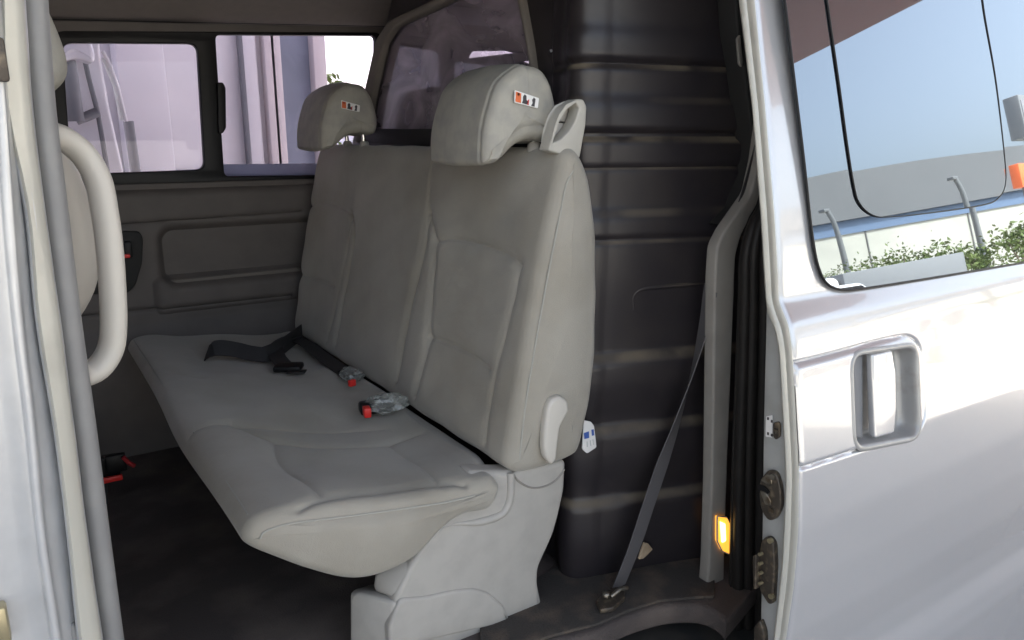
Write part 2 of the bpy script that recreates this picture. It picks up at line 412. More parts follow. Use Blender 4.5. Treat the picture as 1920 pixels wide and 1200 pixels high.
# side trim below the window: one moulded panel with recess, armrest and groove
xs = np.linspace(-.3, 1.06, 260); zs = np.linspace(.50, 1.415, 220)
X, Z = np.meshgrid(xs, zs, indexing='ij'); Q = np.stack([X.ravel(), Z.ravel()], 1)
rec = np.array(wz([(290, 420), (640, 402), (640, 508), (296, 520)])); rc, rh = (rec.min(0)+rec.max(0))/2, (rec.max(0)-rec.min(0))/2
d = sdrect(Q, rc, rh, .06); off = .028*(1-sstep(d, -.022, .006))
arm = np.array(wz([(296, 520), (640, 492), (640, 545), (290, 566)])); ac, ah = (arm.min(0)+arm.max(0))/2, (arm.max(0)-arm.min(0))/2
off -= .020*(1-sstep(sdrect(Q, ac, ah, .02), -.02, .004))
gl = wz([(150, 590), (300, 574), (540, 548)])
off += .012*np.exp(-(segdist(Q, gl)/.006)**2)
off += .006*np.exp(-(segdist(Q, wz([(60, 425), (230, 418), (560, 395)]))/.008)**2)
off -= .02*sstep(-(Q[:, 1]-1.395), 0, .02)
off -= .03*sstep(.98-Q[:, 1], 0, .10)
off[Q[:, 1] > 1.405] -= .0
P = np.stack([X, (YW+off).reshape(X.shape), Z], 2)
grid('side_trim', P, MT['trim'], van, thick=.01)
plate('armrest_pad', rnd(wz([(302, 524), (560, 499), (560, 536), (300, 556)]), .012), .012, onY(YW-.022), MT['trim2'], van, bevel=.005)
pk = plate('buckle_pocket', rnd(wz([(140, 432), (258, 431), (264, 445), (262, 490), (250, 530), (236, 545), (140, 548)]), .012), .014, onY(YW-.044), MT['trimdark'], van, bevel=.004)
box('stowed_buckle', at(240, 468, y=YW-.06), (.022, .02, .05), MT['black'], pk, .004)
box('release_button', at(237, 480, y=YW-.072), (.020, .010, .011), MT['red'], pk, .002)
# outside shell that closes the van
plate('far_side_panel', [(-1.7, .35), (3.45, .35), (3.45, 1.36), (-1.7, 1.36)], .02, onY(2.70), MT['silver'], van, bevel=.004)
plate('far_roof_rail', [(-1.7, 1.965), (3.45, 1.965), (3.45, 2.05), (-1.7, 2.05)], .02, onY(2.70), MT['silver'], van, bevel=.004)
plate('far_pillar', [(1.26, 1.362), (1.46, 1.362), (1.46, 1.963), (1.26, 1.963)], .02, onY(2.70), MT['silver'], van, bevel=.004)
plate('far_pillar', [(2.10, 1.362), (3.45, 1.362), (3.45, 1.963), (2.10, 1.963)], .02, onY(2.70), MT['silver'], van, bevel=.004)
plate('far_pillar', [(-.30, 1.362), (-.08, 1.362), (-.08, 1.963), (-.30, 1.963)], .02, onY(2.70), MT['silver'], van, bevel=.004)
plate('rear_panel', [(.95, .40), (2.68, .40), (2.68, 2.04), (.95, 2.04)], .03, onX(3.42), MT['silver'], van, holes=[rnd([(1.2, 1.35), (2.45, 1.35), (2.40, 1.85), (1.25, 1.85)], .08)], bevel=.004)
plate('rear_window', rnd([(1.18, 1.33), (2.47, 1.33), (2.42, 1.87), (1.23, 1.87)], .08), .004, onX(3.40), MT['partglass'], van)
plate('quarter_panel', [(1.42, .40), (3.44, .40), (3.44, 2.04), (1.42, 2.04)], .02, onY(.965), MT['silver'], van, bevel=.004)
plate('cargo_lining', [(1.25, .56), (3.35, .56), (3.35, 1.98), (1.25, 1.98)], .012, onY(2.655), MT['trimdark'], van,
      holes=[rnd(xz([(876, 112), (884, 96), (950, 95), (1002, 112), (1002, 124), (955, 106)], 2.655), .012)])
plate('dash_panel', [(.95, .45), (2.68, .45), (2.68, 1.30), (.95, 1.30)], .05, onX(-1.62), MT['trimdark'], van, bevel=.01)
plate('windscreen', [(.97, 1.28), (2.66, 1.28), (2.60, 2.05), (1.03, 2.05)], .006, onX(-1.62), MT['partglass'], van)

# ---- front door pillar with its folded edges (left of the opening)
rows = [-60, 0, 200, 400, 600, 800, 1000, 1200, 1300]
colsL = {  # row: gray|ridge|groove|cream|end
    -60: (-26, -18, -10, 0, 8, 34), 0: (-22, -14, -6, 2, 7, 38), 200: (-5, 3, 10, 12, 15, 52), 400: (6, 16, 30, 44, 56, 77), 600: (24, 34, 43, 70, 74, 105),
    800: (48, 58, 67, 103, 106, 131), 1000: (68, 77, 86, 128, 131, 156), 1200: (96, 106, 116, 148, 152, 185), 1300: (110, 120, 130, 160, 166, 200)}
ysL = (.905, .890, .908, .938, .918, .932)
base = []
for r_ in rows:
    c = colsL[r_]; line = [at(px, r_, y=yy) for px, yy in zip(c, ysL)]
    l0 = line[0].copy(); far = [l0+np.array([-.02, -.004, 0]), l0+np.array([-.12, -.012, 0]), l0+np.array([-1.2, -.02, 0])][::-1]
    e = line[-1]
    base.append(far+line+[e+np.array([.001, .008, 0]), e+np.array([-.006, .05, 0]), e+np.array([-.02, .08, 0])])
base = np.array(base)                                    # rows x cols x 3
dense = np.stack([catmull(base[:, j], 60) for j in range(base.shape[1])], 1)
cr = []
for i in range(dense.shape[0]):
    p = dense[i]
    cr.append(np.vstack([p[:2], catmull(p[2:], 90)]))
grid('door_pillar', np.array(cr), MT['pillar'], van, auto=0, thick=.003)
cream = base[:, 7:10].copy(); 
cw = np.stack([catmull(np.array([at(colsL[r_][k], r_, y=yy) for r_ in rows]), 60) for k, yy in ((4, .9165), (5, .9285))], 1)
cw2 = np.stack([cw[:, 0]+np.array([0, .004, 0]), cw[:, 0], cw[:, 0]*.93+cw[:, 1]*.07+np.array([0, -.002, 0]), cw[:, 0]*.5+cw[:, 1]*.5+np.array([0, -.002, 0]), cw[:, 0]*.05+cw[:, 1]*.95+np.array([0, -.002, 0]), cw[:, 1]+np.array([.0015, .003, 0]), cw[:, 1]+np.array([.0015, .04, 0])], 1)
grid('pillar_flange', cw2, MT['jamb'], van, auto=50, thick=.002)
sc = {-60: (33, 78), 0: (38, 80), 200: (53, 96), 400: (80, 119), 600: (106, 143), 800: (134, 172), 1000: (159, 200), 1200: (188, 226), 1300: (203, 241)}
sp = np.array([at((a+b)/2+2, r_, y=.985) for r_, (a, b) in sc.items()])
tube('door_seal', catmull(sp, 60), .0145, MT['greyrubber'], van, k=20, flat=1.35)
box('striker', at(4, 1168, y=.885), (.012, .02, .045), MT['brass'], van, .004)
box('hinge_cover', at(-1, 112, y=.885), (.012, .012, .04), MT['grease'], van, .003)
plate('drain_plug', rnd(xz([(128, 1172), (138, 1166), (146, 1180), (150, 1215), (132, 1215)], .925), .006), .012, onY(.928), MT['greyrubber'], van, bevel=.003)
plate('pillar_lining', [(-.35, .56), (.0, .56), (.0, 1.98), (-.35, 1.98)], .05, onY(1.02), MT['plastic'], van, bevel=.01)
# grab handle
hp = [at(*q_) for q_ in ()]
hpath = np.array([at(a, b, y=yy) for a, b, yy in ((52, 262, 1.0), (88, 252, 1.025), (122, 262, 1.04), (158, 292, 1.05), (184, 338, 1.05), (196, 395, 1.05), (205, 460, 1.05), (211, 540, 1.05), (213, 610, 1.05), (207, 655, 1.05), (184, 690, 1.045), (150, 705, 1.035), (110, 706, 1.0))])
tube('grab_handle', catmull(hpath, 70), .0145, MT['pale'], van, k=18, flat=1.25)

# ---- rear pillar: trim strip, seals
ytr = 1.02
tr = [(1440, 180), (1424, 300), (1410, 362), (1362, 430), (1346, 462), (1342, 520), (1340, 650), (1336, 900), (1331, 1050), (1326, 1120), (1333, 1134), (1358, 1160), (1361, 1000), (1370, 760), (1378, 560), (1381, 480), (1392, 440), (1424, 380), (1445, 300)]
ptrim = plate('pillar_trim', rnd(xz(tr, ytr), .012), .03, onY(ytr+.016), MT['pillartrim'], van, bevel=.006, bres=3)
dk = [(1384, -60), (1392, 60), (1402, 120), (1412, 200), (1422, 280), (1418, 330), (1398, 392), (1366, 424), (1450, 424), (1450, -60)]
plate('upper_pillar_trim', rnd(xz(dk, 1.05), .008), .05, onY(1.085), MT['trimdark'], van, bevel=.006)
plate('grip_slot', rnd(xz([(1385, 72), (1391, 64), (1396, 118), (1394, 126), (1389, 120)], 1.05), .003), .006, onY(1.056), MT['pillartrim'], van, bevel=.002)
# black rubber band between trim and door, with ridges
rr_ = [300, 380, 420, 480, 560, 700, 850, 1000, 1150, 1300]
lft = {300: 1438, 380: 1428, 420: 1404, 480: 1386, 560: 1383, 700: 1378, 850: 1372, 1000: 1368, 1150: 1366, 1300: 1364}
wd = {300: 12, 380: 26, 420: 46, 480: 62, 560: 66, 700: 70, 850: 74, 1000: 78, 1150: 80, 1300: 82}
fr = np.linspace(0, 1, 60)
ridge = .010*(np.exp(-((fr-.22)/.07)**2)+np.exp(-((fr-.45)/.06)**2)+.7*np.exp(-((fr-.78)/.13)**2))
Lp = np.array([[at(lft[r_]+fr_*wd[r_], r_, y=1.0-.05*fr_-rg) for fr_, rg in zip(fr, ridge)] for r_ in rr_])
Ld = np.stack([catmull(Lp[:, j], 70) for j in range(60)], 1)
grid('door_opening_seal', Ld, MT['rubber'], van, thick=.01, auto=0)
# courtesy lamp in the trim
lo = xz([(1341, 966), (1358, 968), (1366, 985), (1366, 1020), (1363, 1036), (1350, 1030), (1341, 1012)], ytr)
lamp = plate('marker_lamp', rnd(lo, .003), .010, onY(ytr-.004), MT['amber'], van, bevel=.002)
lo2 = xz([(1351, 978), (1360, 982), (1361, 1014), (1354, 1018)], ytr-.012)
plate('lamp_bulb', rnd(lo2, .003), .004, onY(ytr-.011), MT['amberhot'], lamp, bevel=.001)
rim = [(u, ytr-.006, v) for u, v in rnd(lo, .003)]
tube('lamp_bezel', rim, .0022, MT['plastic'], lamp, closed=True, k=8)

# ---- sliding door -------------------------------------------------
ZK = np.array([.10, .30, .40, .45, .50, .56, .653, .764, .87, .989, 1.139, 1.203, 1.239, 1.277, 1.33, 1.427, 1.604, 1.778, 1.95, 2.05])
YK = np.array([.730, .722, .718, .722, .732, .730, .719, .714, .716, .727, .752, .764, .774, .798, .8055, .822, .858, .896, .940, .975])
zd = np.linspace(.10, 2.05, 600); yd = np.interp(zd, ZK, YK)
ker = np.exp(-np.linspace(-2, 2, 9)**2); ker /= ker.sum(); yd = np.convolve(np.pad(yd, 4, 'edge'), ker, 'valid')
def yskin(z): return np.interp(z, zd, yd)
def onskin(px, py):
    y = .77
    for _ in range(8):
        p = at(px, py, y=y); y = float(yskin(p[2]))
    return p
XE = 1.09
door = None
seamout = [(1492, 681), (1560, 664), (1640, 642), (1690, 631), (1712, 634), (1726, 652), (1731, 690), (1734, 740), (1734, 780), (1722, 806), (1690, 818), (1600, 848), (1495, 882)]
seam = catmull(np.array([(lambda p: (p[0], p[2]))(onskin(*q_)) for q_ in seamout]), 90)
cav = np.array([(lambda p: (p[0], p[2]))(onskin(*q_)) for q_ in [(1596, 669), (1713, 651), (1718, 814), (1603, 836)]])
cavd = np.array(rnd(cav, .022, 10))
def inpoly(Q, poly):
    x, y = Q[:, 0], Q[:, 1]; ins = np.zeros(len(Q), bool); p = np.array(poly); j = len(p)-1
    for i in range(len(p)):
        c = ((p[i, 1] > y) != (p[j, 1] > y)) & (x < (p[j, 0]-p[i, 0])*(y-p[i, 1])/(p[j, 1]-p[i, 1]+1e-12)+p[i, 0]); ins ^= c; j = i
    return ins
xg = np.r_[XE, XE+.0015, XE+.004, np.arange(XE+.006, 1.56, .0022), np.linspace(1.565, 2.6, 90)]
zg = np.r_[np.linspace(.10, .90, 80), np.arange(.905, 1.215, .0022), np.linspace(1.22, 2.05, 150)]
X, Z = np.meshgrid(xg, zg, indexing='ij'); Q = np.stack([X.ravel(), Z.ravel()], 1)
Y = yskin(Q[:, 1])
Y = Y+.006*np.exp(-np.maximum(Q[:, 0]-XE, 0)/.0035)          # rolled leading edge
near = (Q[:, 0] < 1.62) & (Q[:, 1] > .88) & (Q[:, 1] < 1.25)
sub = Q[near]
ds = segdist(sub, np.vstack([seam])); g = .0045*np.exp(-(ds/.0028)**2)
pin = inpoly(sub, np.vstack([seam, seam[:1]]))
g = g-.004*pin*sstep(ds, .002, .012)                                      # handle island stands a touch proud
dc = segdist(sub, np.vstack([cavd, cavd[:1]])); ci = inpoly(sub, cavd)
g = g+.045*sstep(.004-np.where(ci, -dc, dc), .0, .0035)
Y[near] += g
P = np.stack([X, Y.reshape(X.shape), Z], 2)
door = grid('sliding_door', P, MT['silver'], van, auto=50)
# folded leading edge (pale) and jamb face with hardware
erows = [-60, 0, 200, 400, 560, 590, 615, 660, 800, 900, 1050, 1200, 1300]
inner = {-60: .946, 0: .930, 200: .886, 400: .852, 560: .8265, 590: .819, 615: .802, 660: .790, 800: .768, 900: .752, 1050: .744, 1200: .746, 1300: .748}
zs_ = {-60: 1.87, 0: 1.781, 200: 1.604, 400: 1.427, 560: 1.278, 590: 1.25, 615: 1.228, 660: 1.192, 800: 1.06, 900: .96, 1050: .80, 1200: .64, 1300: .40}
zz = np.array([zs_[k] for k in erows])[::-1]; ii = np.array([inner[k] for k in erows])[::-1]
zf = np.linspace(.12, 2.03, 200); yi = np.interp(zf, zz, ii); k2 = np.exp(-np.linspace(-2, 2, 5)**2); k2 /= k2.sum()
yi = np.convolve(np.pad(yi, 2, 'edge'), k2, 'valid'); yo = yskin(zf)+.006
def strip(*cols): return np.stack([np.stack([np.full(len(zf), x) if np.isscalar(x) else x, y, zf], 1) for x, y in cols], 1)
fl_ = strip((XE+.02, yo+.004), (XE+.0005, yo-.0015), (XE-.0015, yo+.002), (XE-.002, yo*.6+yi*.4-.003), (XE-.0015, yo*.5+yi*.5), (XE-.0045, yo*.4+yi*.6), (XE-.006, yo*.15+yi*.85), (XE-.004, yi), (XE+.004, yi+.002), (XE+.02, yi+.002))
grid('door_edge', fl_, MT['jamb'], door, auto=40)
yj = np.maximum(np.interp(zf, [.10, .605, .826, 1.035, 1.136, 1.273, 1.35], [.77, .786, .803, .820, .827, .836, .84]), yi+.004)
jb = strip((XE+.010, yi-.004), (XE+.010, yi*.5+yj*.5), (XE+.010, yj-.006), (XE+.012, yj-.001), (XE+.020, yj), (XE+.12, yj+.01), (XE+.30, yj+.02))
jamb = grid('door_jamb', jb, MT['jambgrey'], door, auto=40)
plate('inner_door_panel', [(XE+.03, .15), (2.55, .15), (2.55, 1.22), (XE+.03, 1.22)], .01, onY(.792), MT['trim'], door)
jx = XE+.010
def onj(pts, r=.004): return rnd(yz(pts, jx), r)
lt = plate('door_latch', onj([(1431, 898), (1447, 878), (1462, 884), (1470, 910), (1472, 945), (1462, 970), (1447, 975), (1434, 955), (1430, 930)], .012), .012, onX(jx-.005), MT['grease'], door, bevel=.003)
plate('latch_claw', onj([(1434, 915), (1446, 920), (1456, 935), (1455, 945), (1444, 942)], .004), .010, onX(jx-.011), MT['steel'], lt, bevel=.002)
plate('latch_mouth', onj([(1430, 905), (1442, 908), (1452, 920), (1444, 926), (1430, 918)], .003), .004, onX(jx-.012), MT['black'], lt)
plate('latch_plate', onj([(1434, 897), (1447, 884), (1454, 890), (1457, 905), (1448, 906)], .004), .006, onX(jx-.011), MT['steel'], lt, bevel=.002)
for a, b in ((1449, 894), (1447, 958)):
    p_ = at(a, b, x=jx-.013); tube('screw', [p_+np.array([.004, 0, 0]), p_-np.array([.003, 0, 0])], .0055, MT['steel'], lt, k=12)
cb = plate('contact_block', onj([(1436, 1008), (1447, 1002), (1458, 1015), (1460, 1060), (1456, 1128), (1448, 1130), (1432, 1105), (1430, 1040)], .008), .014, onX(jx-.005), MT['grease'], door, bevel=.003)
plate('contact_strip', onj([(1425, 1036), (1431, 1034), (1431, 1098), (1426, 1098)], .002), .02, onX(jx-.012), MT['grease'], cb, bevel=.002)
for b in (1039, 1057, 1075, 1094):
    p_ = at(1425, b, x=jx-.024); tube('contact_pin', [p_+np.array([.006, 0, 0]), p_-np.array([.003, 0, 0])], .0032, MT['brass'], cb, k=10)
for a, b in ((1444, 1014), (1446, 1118)):
    p_ = at(a, b, x=jx-.014); tube('screw', [p_+np.array([.004, 0, 0]), p_-np.array([.003, 0, 0])], .005, MT['brass'], cb, k=12)
plate('lower_guide', onj([(1421, 1172), (1432, 1158), (1440, 1180), (1443, 1230), (1420, 1230)], .006), .014, onX(jx-.006), MT['grease'], door, bevel=.003)
plate('lock_sticker', onj([(1438, 780), (1450, 778), (1450, 820), (1437, 818)], .002), .0012, onX(jx-.002), MT['white'], door)
for a, b in ((1440, 785), (1447, 790), (1440, 813), (1447, 816)):
    p_ = at(a, b, x=jx-.0035); box('sticker_mark', p_, (.001, .0035, .005), MT['darkprint'], door, 0)
lk = plate('child_lock', onj([(1453, 792), (1463, 789), (1466, 798), (1465, 818), (1458, 824), (1453, 818)], .004), .005, onX(jx-.003), MT['grease'], door, bevel=.001)
plate('lock_lever', onj([(1456, 802), (1463, 806), (1459, 812)], .001), .003, onX(jx-.006), MT['steel'], lk)
# window pane, its dark edge and the sliding vent, set on the sloping upper door
def skinmap(off): return lambda u, v, w: (u, float(yskin(v))-off+w, v)
def gy(z): return .7995+(z-1.30)*math.tan(math.radians(9.6))
def glmap(off, dz=0.0, du=0.0): return lambda u, v, w: (u, gy(v)-off+w+dz*(v-1.6)+du*(u-1.5), v)
def gpt(px, py, off=0):
    n = np.array([0, -1, math.tan(math.radians(9.6))]); return at(px, py, p=(0, .7995-off, 1.30), n=n)
gl_out = [(1465, -60), (1472, 0), (1490, 150), (1508, 300), (1521, 420), (1530, 480)]
edge = [(p[0], p[2]) for p in (gpt(*q_, .006) for q_ in gl_out)]
cor = [(p[0], p[2]) for p in (gpt(*q_, .006) for q_ in [(1537, 506), (1547, 527), (1562, 539), (1585, 543.5)])]
bot = [(p[0], p[2]) for p in (gpt(*q_, .006) for q_ in [(1620, 541), (1760, 519), (1920, 492)])]
zt = 1.93
outline = edge+cor+bot+[(2.5, bot[-1][1]-.005), (2.5, zt), (edge[0][0]-.02, zt)]
outline = [np.array(p) for p in outline]
pane = plate('window_pane', outline, .005, glmap(.004), MT['doorglass'], door)
cl = np.array(edge+cor+bot+[(2.5, bot[-1][1]-.005)])
tube('window_gasket', [glmap(.005)(u, v, 0) for u, v in catmull(cl, 120)], .0027, MT['black'], door, k=8)
v_out = [(1544, -60), (1552, 0), (1575, 160), (1590, 270), (1602, 345), (1612, 380), (1636, 402), (1670, 406), (1760, 397), (1845, 384), (1872, 372), (1886, 345), (1884, 290), (1868, 150), (1846, 20), (1838, -60)]
vp = [(p[0], p[2]) for p in (gpt(*q_, .010) for q_ in v_out)]
vp[0] = (vp[0][0], min(vp[0][1], zt-.01)); vp[-1] = (vp[-1][0], min(vp[-1][1], zt-.01))
vc = catmull(vp, 150)
vent = plate('sliding_vent', [np.array(p) for p in vc], .004, glmap(.0075, .004, .002), MT['doorglass'], door)
tube('vent_gasket', [glmap(.0085)(u, v, 0) for u, v in vc], .0019, MT['black'], vent, k=8)
# recess lining: one smooth shell from the island's face down into the cup
def offpoly(p, d):
    p = np.array(p); t = np.roll(p, -1, 0)-np.roll(p, 1, 0); t /= np.linalg.norm(t, axis=1)[:, None]; n = np.stack([t[:, 1], -t[:, 0]], 1)
    if ((p-p.mean(0))*n).sum() < 0: n = -n
    return p+n*d
def resample(p, n):
    p = np.vstack([p, p[:1]]); d = np.r_[0, np.cumsum(np.linalg.norm(np.diff(p, axis=0), axis=1))]
    s_ = np.linspace(0, d[-1], n, endpoint=False); return np.stack([np.interp(s_, d, p[:, k]) for k in (0, 1)], 1)
cs_ = resample(cavd, 160)
cs_ = np.stack([np.convolve(np.pad(cs_[:, k], 3, 'wrap'), np.ones(7)/7, 'valid') for k in (0, 1)], 1)
lay = [(.0125, -.0034), (.0105, -.0056), (.007, -.0062), (.004, -.0058), (.0015, -.0035), (0, .0005), (-.001, .006), (-.002, .016), (-.004, .026), (-.008, .032), (-.014, .034)]
Lr = []
for d_, dep in lay:
    pp_ = offpoly(cs_, d_); Lr.append(np.stack([pp_[:, 0], yskin(pp_[:, 1])+dep, pp_[:, 1]], 1))
cen = cs_.mean(0); Lr.append(np.stack([cs_[:, 0]*.05+cen[0]*.95, np.full(160, float(yskin(cen[1]))+.035), cs_[:, 1]*.05+cen[1]*.95], 1))
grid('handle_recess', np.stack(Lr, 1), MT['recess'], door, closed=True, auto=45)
# handle paddle in the recess
hp = np.array([(lambda p: (p[0], p[2]))(onskin(*q_)) for q_ in [(1634, 664), (1672, 656), (1679, 700), (1680, 770), (1676, 812), (1640, 822), (1637, 740)]])
plate('door_handle', rnd(hp, .006), .016, skinmap(-.006), MT['silver'], door, bevel=.005, bres=3)
hb = np.array([(lambda p: (p[0], p[2]))(onskin(*q_)) for q_ in [(1612, 676), (1632, 668), (1632, 826), (1614, 826)]])
plate('handle_pivot', rnd(hb, .004), .010, skinmap(-.020), MT['truckgrey'], door, bevel=.003)

# ================================================================== PARTITION behind the seat
part = thing('bulkhead_partition', 'ribbed black plastic bulkhead with a smeared window, standing behind the bench seat', 'partition', (1.0, 1.8, .55))
XP = 1.0
wo = yz([(1010, 300), (1012, 160), (1003, 90), (985, -10), (975, -40), (900, -40), (800, 10), (735, 40), (712, 75), (700, 130), (686, 190), (672, 268), (1008, 272)], XP)
pw = rnd(wo, .02)
fm = yz([(1004, 268), (1006, 160), (996, 90), (978, 0), (968, -30), (905, -28), (812, 20), (750, 48), (727, 80), (714, 135), (702, 190), (692, 262)], XP)
plate('rear_wall', [(1.26, .56), (2.60, .56), (2.60, 1.395)]+yz([(660, 262), (679, 190), (693, 130), (704, 78), (722, 45), (742, -40)], XP)+[(1.26, 2.0)], .02, onX(XP+.012), MT['part'], part, holes=[rnd(fm, .02)], bevel=.004)
plate('window_frame', pw, .03, onX(XP), MT['headliner'], part, holes=[rnd(fm, .02)], bevel=.006)
plate('window_pane', rnd(yz([(1006, 266), (1009, 160), (998, 90), (980, -5), (970, -35), (905, -33), (810, 16), (746, 46), (722, 78), (709, 133), (697, 190), (688, 265)], XP), .02), .004, onX(XP+.016), MT['partglass'], part)
b0, b1 = at(788, 127, x=XP+.028), at(1003, 104, x=XP+.028)
ribbon('window_rail', [b0+(b1-b0)*t for t in np.linspace(0, 1.0, 8)], (0, 0, 1), .020, .008, MT['black'], part)
ribbon('window_rail', [at(a, b, x=XP-.02) for a, b in ((688, 254), (760, 257), (850, 258), (1010, 255))], (0, 0, 1), .045, .014, MT['black'], part)
# moulded side wing: plan path x height profile
pA, pB = np.array([.958, 1.222]), np.array([1.50, 1.052])
plan = np.vstack([catmull([(1.0, 1.34), (1.0, 1.305), (.986, 1.272), (.972, 1.243), (.979, 1.216), (1.003, 1.203), (1.03, 1.196)], 60), np.linspace((1.035, 1.1945), pB, 110)])
tg = np.gradient(plan, axis=0); tg /= np.linalg.norm(tg, axis=1)[:, None]; pn = np.stack([tg[:, 1], -tg[:, 0]], 1)
if (pn[-1]@np.array([0, -1])) < 0: pn = -pn
nrm3 = np.array([pn[-1][0], pn[-1][1], 0])
def zat(row, col=1210): return at(col, row, p=(pB[0], pB[1], 0), n=nrm3)[2]
ledges = [zat(r_) for r_ in (60, 190, 400, 664, 795, 925)]
ledges = sorted(ledges)
zc = np.linspace(.552, 2.0, 700); off = np.zeros_like(zc)
zb = [.50]+ledges+[2.05]
amp = {0: .016, 1: .018, 2: .018, 3: .012, 4: .010, 5: .006, 6: .006}
for k in range(len(zb)-1):
    s_ = (zc >= zb[k]) & (zc < zb[k+1]); t = (zc[s_]-zb[k])/(zb[k+1]-zb[k])
    off[s_] = amp[k]*(sstep(t, 0.0, .75))
    # the ledge itself: rounded back to the next band
off = np.convolve(np.pad(off, 10, 'edge'), np.hanning(23)[1:-1]/np.hanning(23).sum(), 'valid')
for ra, rb, dp in ((112, 128, .014), (243, 263, .016), (310, 316, .007), (440, 452, .006)):
    z1, z0 = zat(ra), zat(rb); off -= dp*sstep(zc, z0-.006, z0+.004)*(1-sstep(zc, z1-.004, z1+.006))
off = np.convolve(np.pad(off, 3, 'edge'), np.hanning(9)[1:-1]/np.hanning(9).sum(), 'valid')
sarc = np.r_[0, np.cumsum(np.linalg.norm(np.diff(plan, axis=0), axis=1))]
fade = sstep(sarc, .06, .13)*.7+.3
P = np.zeros((len(plan), len(zc), 3))
wob = .0016*np.sin(sarc*23)[:, None]*np.sin(zc*9)[None]
O = off[None]*fade[:, None]+wob
# vertical mould line
jl = at(1166, 500, p=(pB[0], pB[1], 0), n=nrm3); sj = sarc[np.argmin(np.linalg.norm(plan-jl[:2], axis=1))]
P[..., 0] = plan[:, None, 0]+pn[:, None, 0]*O; P[..., 1] = plan[:, None, 1]+pn[:, None, 1]*O; P[..., 2] = zc[None]
wing = grid('side_wing', P, MT['part'], part, auto=30, thick=.006)
ij = int(np.argmin(abs(sarc-sj)))
ml = np.array([P[ij, k]+np.array([pn[ij][0], pn[ij][1], 0])*.0002 for k in range(0, len(zc), 3)])
tube('mould_line', ml, .0022, MT['part'], part, k=6)
bead = [(1340, 528), (1260, 534), (1205, 539), (1188, 546), (1182, 558), (1185, 578)]
bz = np.array([at(a, b, p=(pB[0], pB[1], 0), n=nrm3) for a, b in bead])
bz = np.array([p+nrm3*(np.interp(p[2], zc, off)+.001) for p in catmull(bz, 40)])
tube('emboss_bead', bz, .0065, MT['part'], part, k=8)
for a, b in ((1150, 333), (1148, 380), (1200, 376), (1031, 96)):
    p_ = at(a, b, p=(pB[0], pB[1], 0), n=nrm3); p_ = p_+nrm3*np.interp(p_[2], zc, off)
    tube('rivet', [p_-nrm3*.004, p_+nrm3*.0018], .003, MT['part'], part, k=10)

# ================================================================== BENCH SEAT
bench = thing('bench_seat', 'worn grey cloth bench seat with two headrests behind the open side door', 'seat', (.6, 1.85, .55))
YN, YF = 1.150, 2.515
bprof = [(.772, .898), (.757, .93), (.776, 1.04), (.80, 1.166), (.831, 1.311), (.855, 1.412), (.872, 1.478), (.886, 1.518), (.908, 1.533), (.932, 1.520), (.958, 1.472),
         (.974, 1.40), (.981, 1.33), (.985, 1.2), (.982, 1.07), (.965, .965), (.946, .905), (.92, .889), (.86, .884), (.80, .886)]
fp, fnn = (.7575, 0, .925), (.585, 0, -.118)
def onfront(l): return [(p[1], p[2]) for p in (at(a, b, p=fp, n=fnn) for a, b in l)]
bseams = [  # (line, depth, width)
    ([(803, 398), (795, 470), (775, 560), (757, 640), (742, 715)], .0075, .007),
    ([(803, 398), (814, 440), (814, 500), (803, 630), (790, 700), (777, 745)], .0075, .006),
    ([(815, 452), (850, 447), (890, 455), (930, 468), (960, 482), (975, 497)], .008, .006),
    ([(975, 497), (965, 560), (945, 640), (925, 720), (908, 830)], .0055, .006),
    ([(803, 632), (840, 645), (880, 665), (915, 690)], .0085, .008),
    ([(808, 290), (805, 340), (803, 398)], .0022, .004),
    ([(573, 390), (600, 380), (630, 385), (655, 400)], .006, .006),
    ([(656, 400), (665, 425), (662, 470), (645, 560), (630, 640)], .007, .006),
    ([(655, 400), (650, 470), (630, 560), (612, 640)], .006, .007),
    ([(573, 390), (565, 470), (555, 560)], .006, .006),
    ([(565, 515), (590, 522), (622, 536)], .007, .008)]
bseams = [(smooth(onfront(l)), d_*1.05, w_*.72) for l, d_, w_ in bseams]
def puff(Q, line_pts, h):
    return h
insN = np.array(onfront([(815, 452), (850, 447), (890, 455), (930, 468), (975, 497), (945, 640), (915, 690), (803, 632)]))
insL = np.array(onfront([(803, 632), (915, 690), (908, 830), (777, 745)]))
def bdisp(V, N):
    D = np.zeros(len(V)); s_ = (N[:, 0] < -.35)
    Q = V[s_][:, 1:3]; g = np.zeros(len(Q))
    for l, dp, w in bseams:
        d_ = segdist(Q, l); g -= dp*(.55*np.exp(-(d_/w)**2)+.75*np.exp(-(d_/(w*3.4))**2))
    # gentle sculpting: side bolsters stand out, back of each place is hollow
    yy = Q[:, 0]; zz_ = Q[:, 1]; env = sstep(zz_, .93, 1.05)*(1-sstep(zz_, 1.38, 1.47))
    for c in (1.40, 2.27): g -= .010*env*np.exp(-((yy-c)/.13)**4)
    g -= .004*np.exp(-((zz_-1.0)/.05)**2)*np.sin(yy*31)*.4
    D[s_] = g
    D += .0012*np.sin(V[:, 1]*37+V[:, 2]*22)*np.sin(V[:, 2]*31+V[:, 0]*40)
    return D
back, bpr, bn = upholster('backrest', bprof, YN, YF, .032, MT['fabric'], bench, 560, 520, bdisp, .010)
# piping along the near edge of the backrest front
fr_ = catmull(bprof[:10], 80); 
tube('side_seam', [(a+.0215, YN+.0015, b) for a, b in catmull([(.757+.004, .925), (.776, 1.04), (.80, 1.166), (.831, 1.311), (.855, 1.412), (.868, 1.465), (.885, 1.492)], 70)], .0022, MT['piping'], back, k=8)

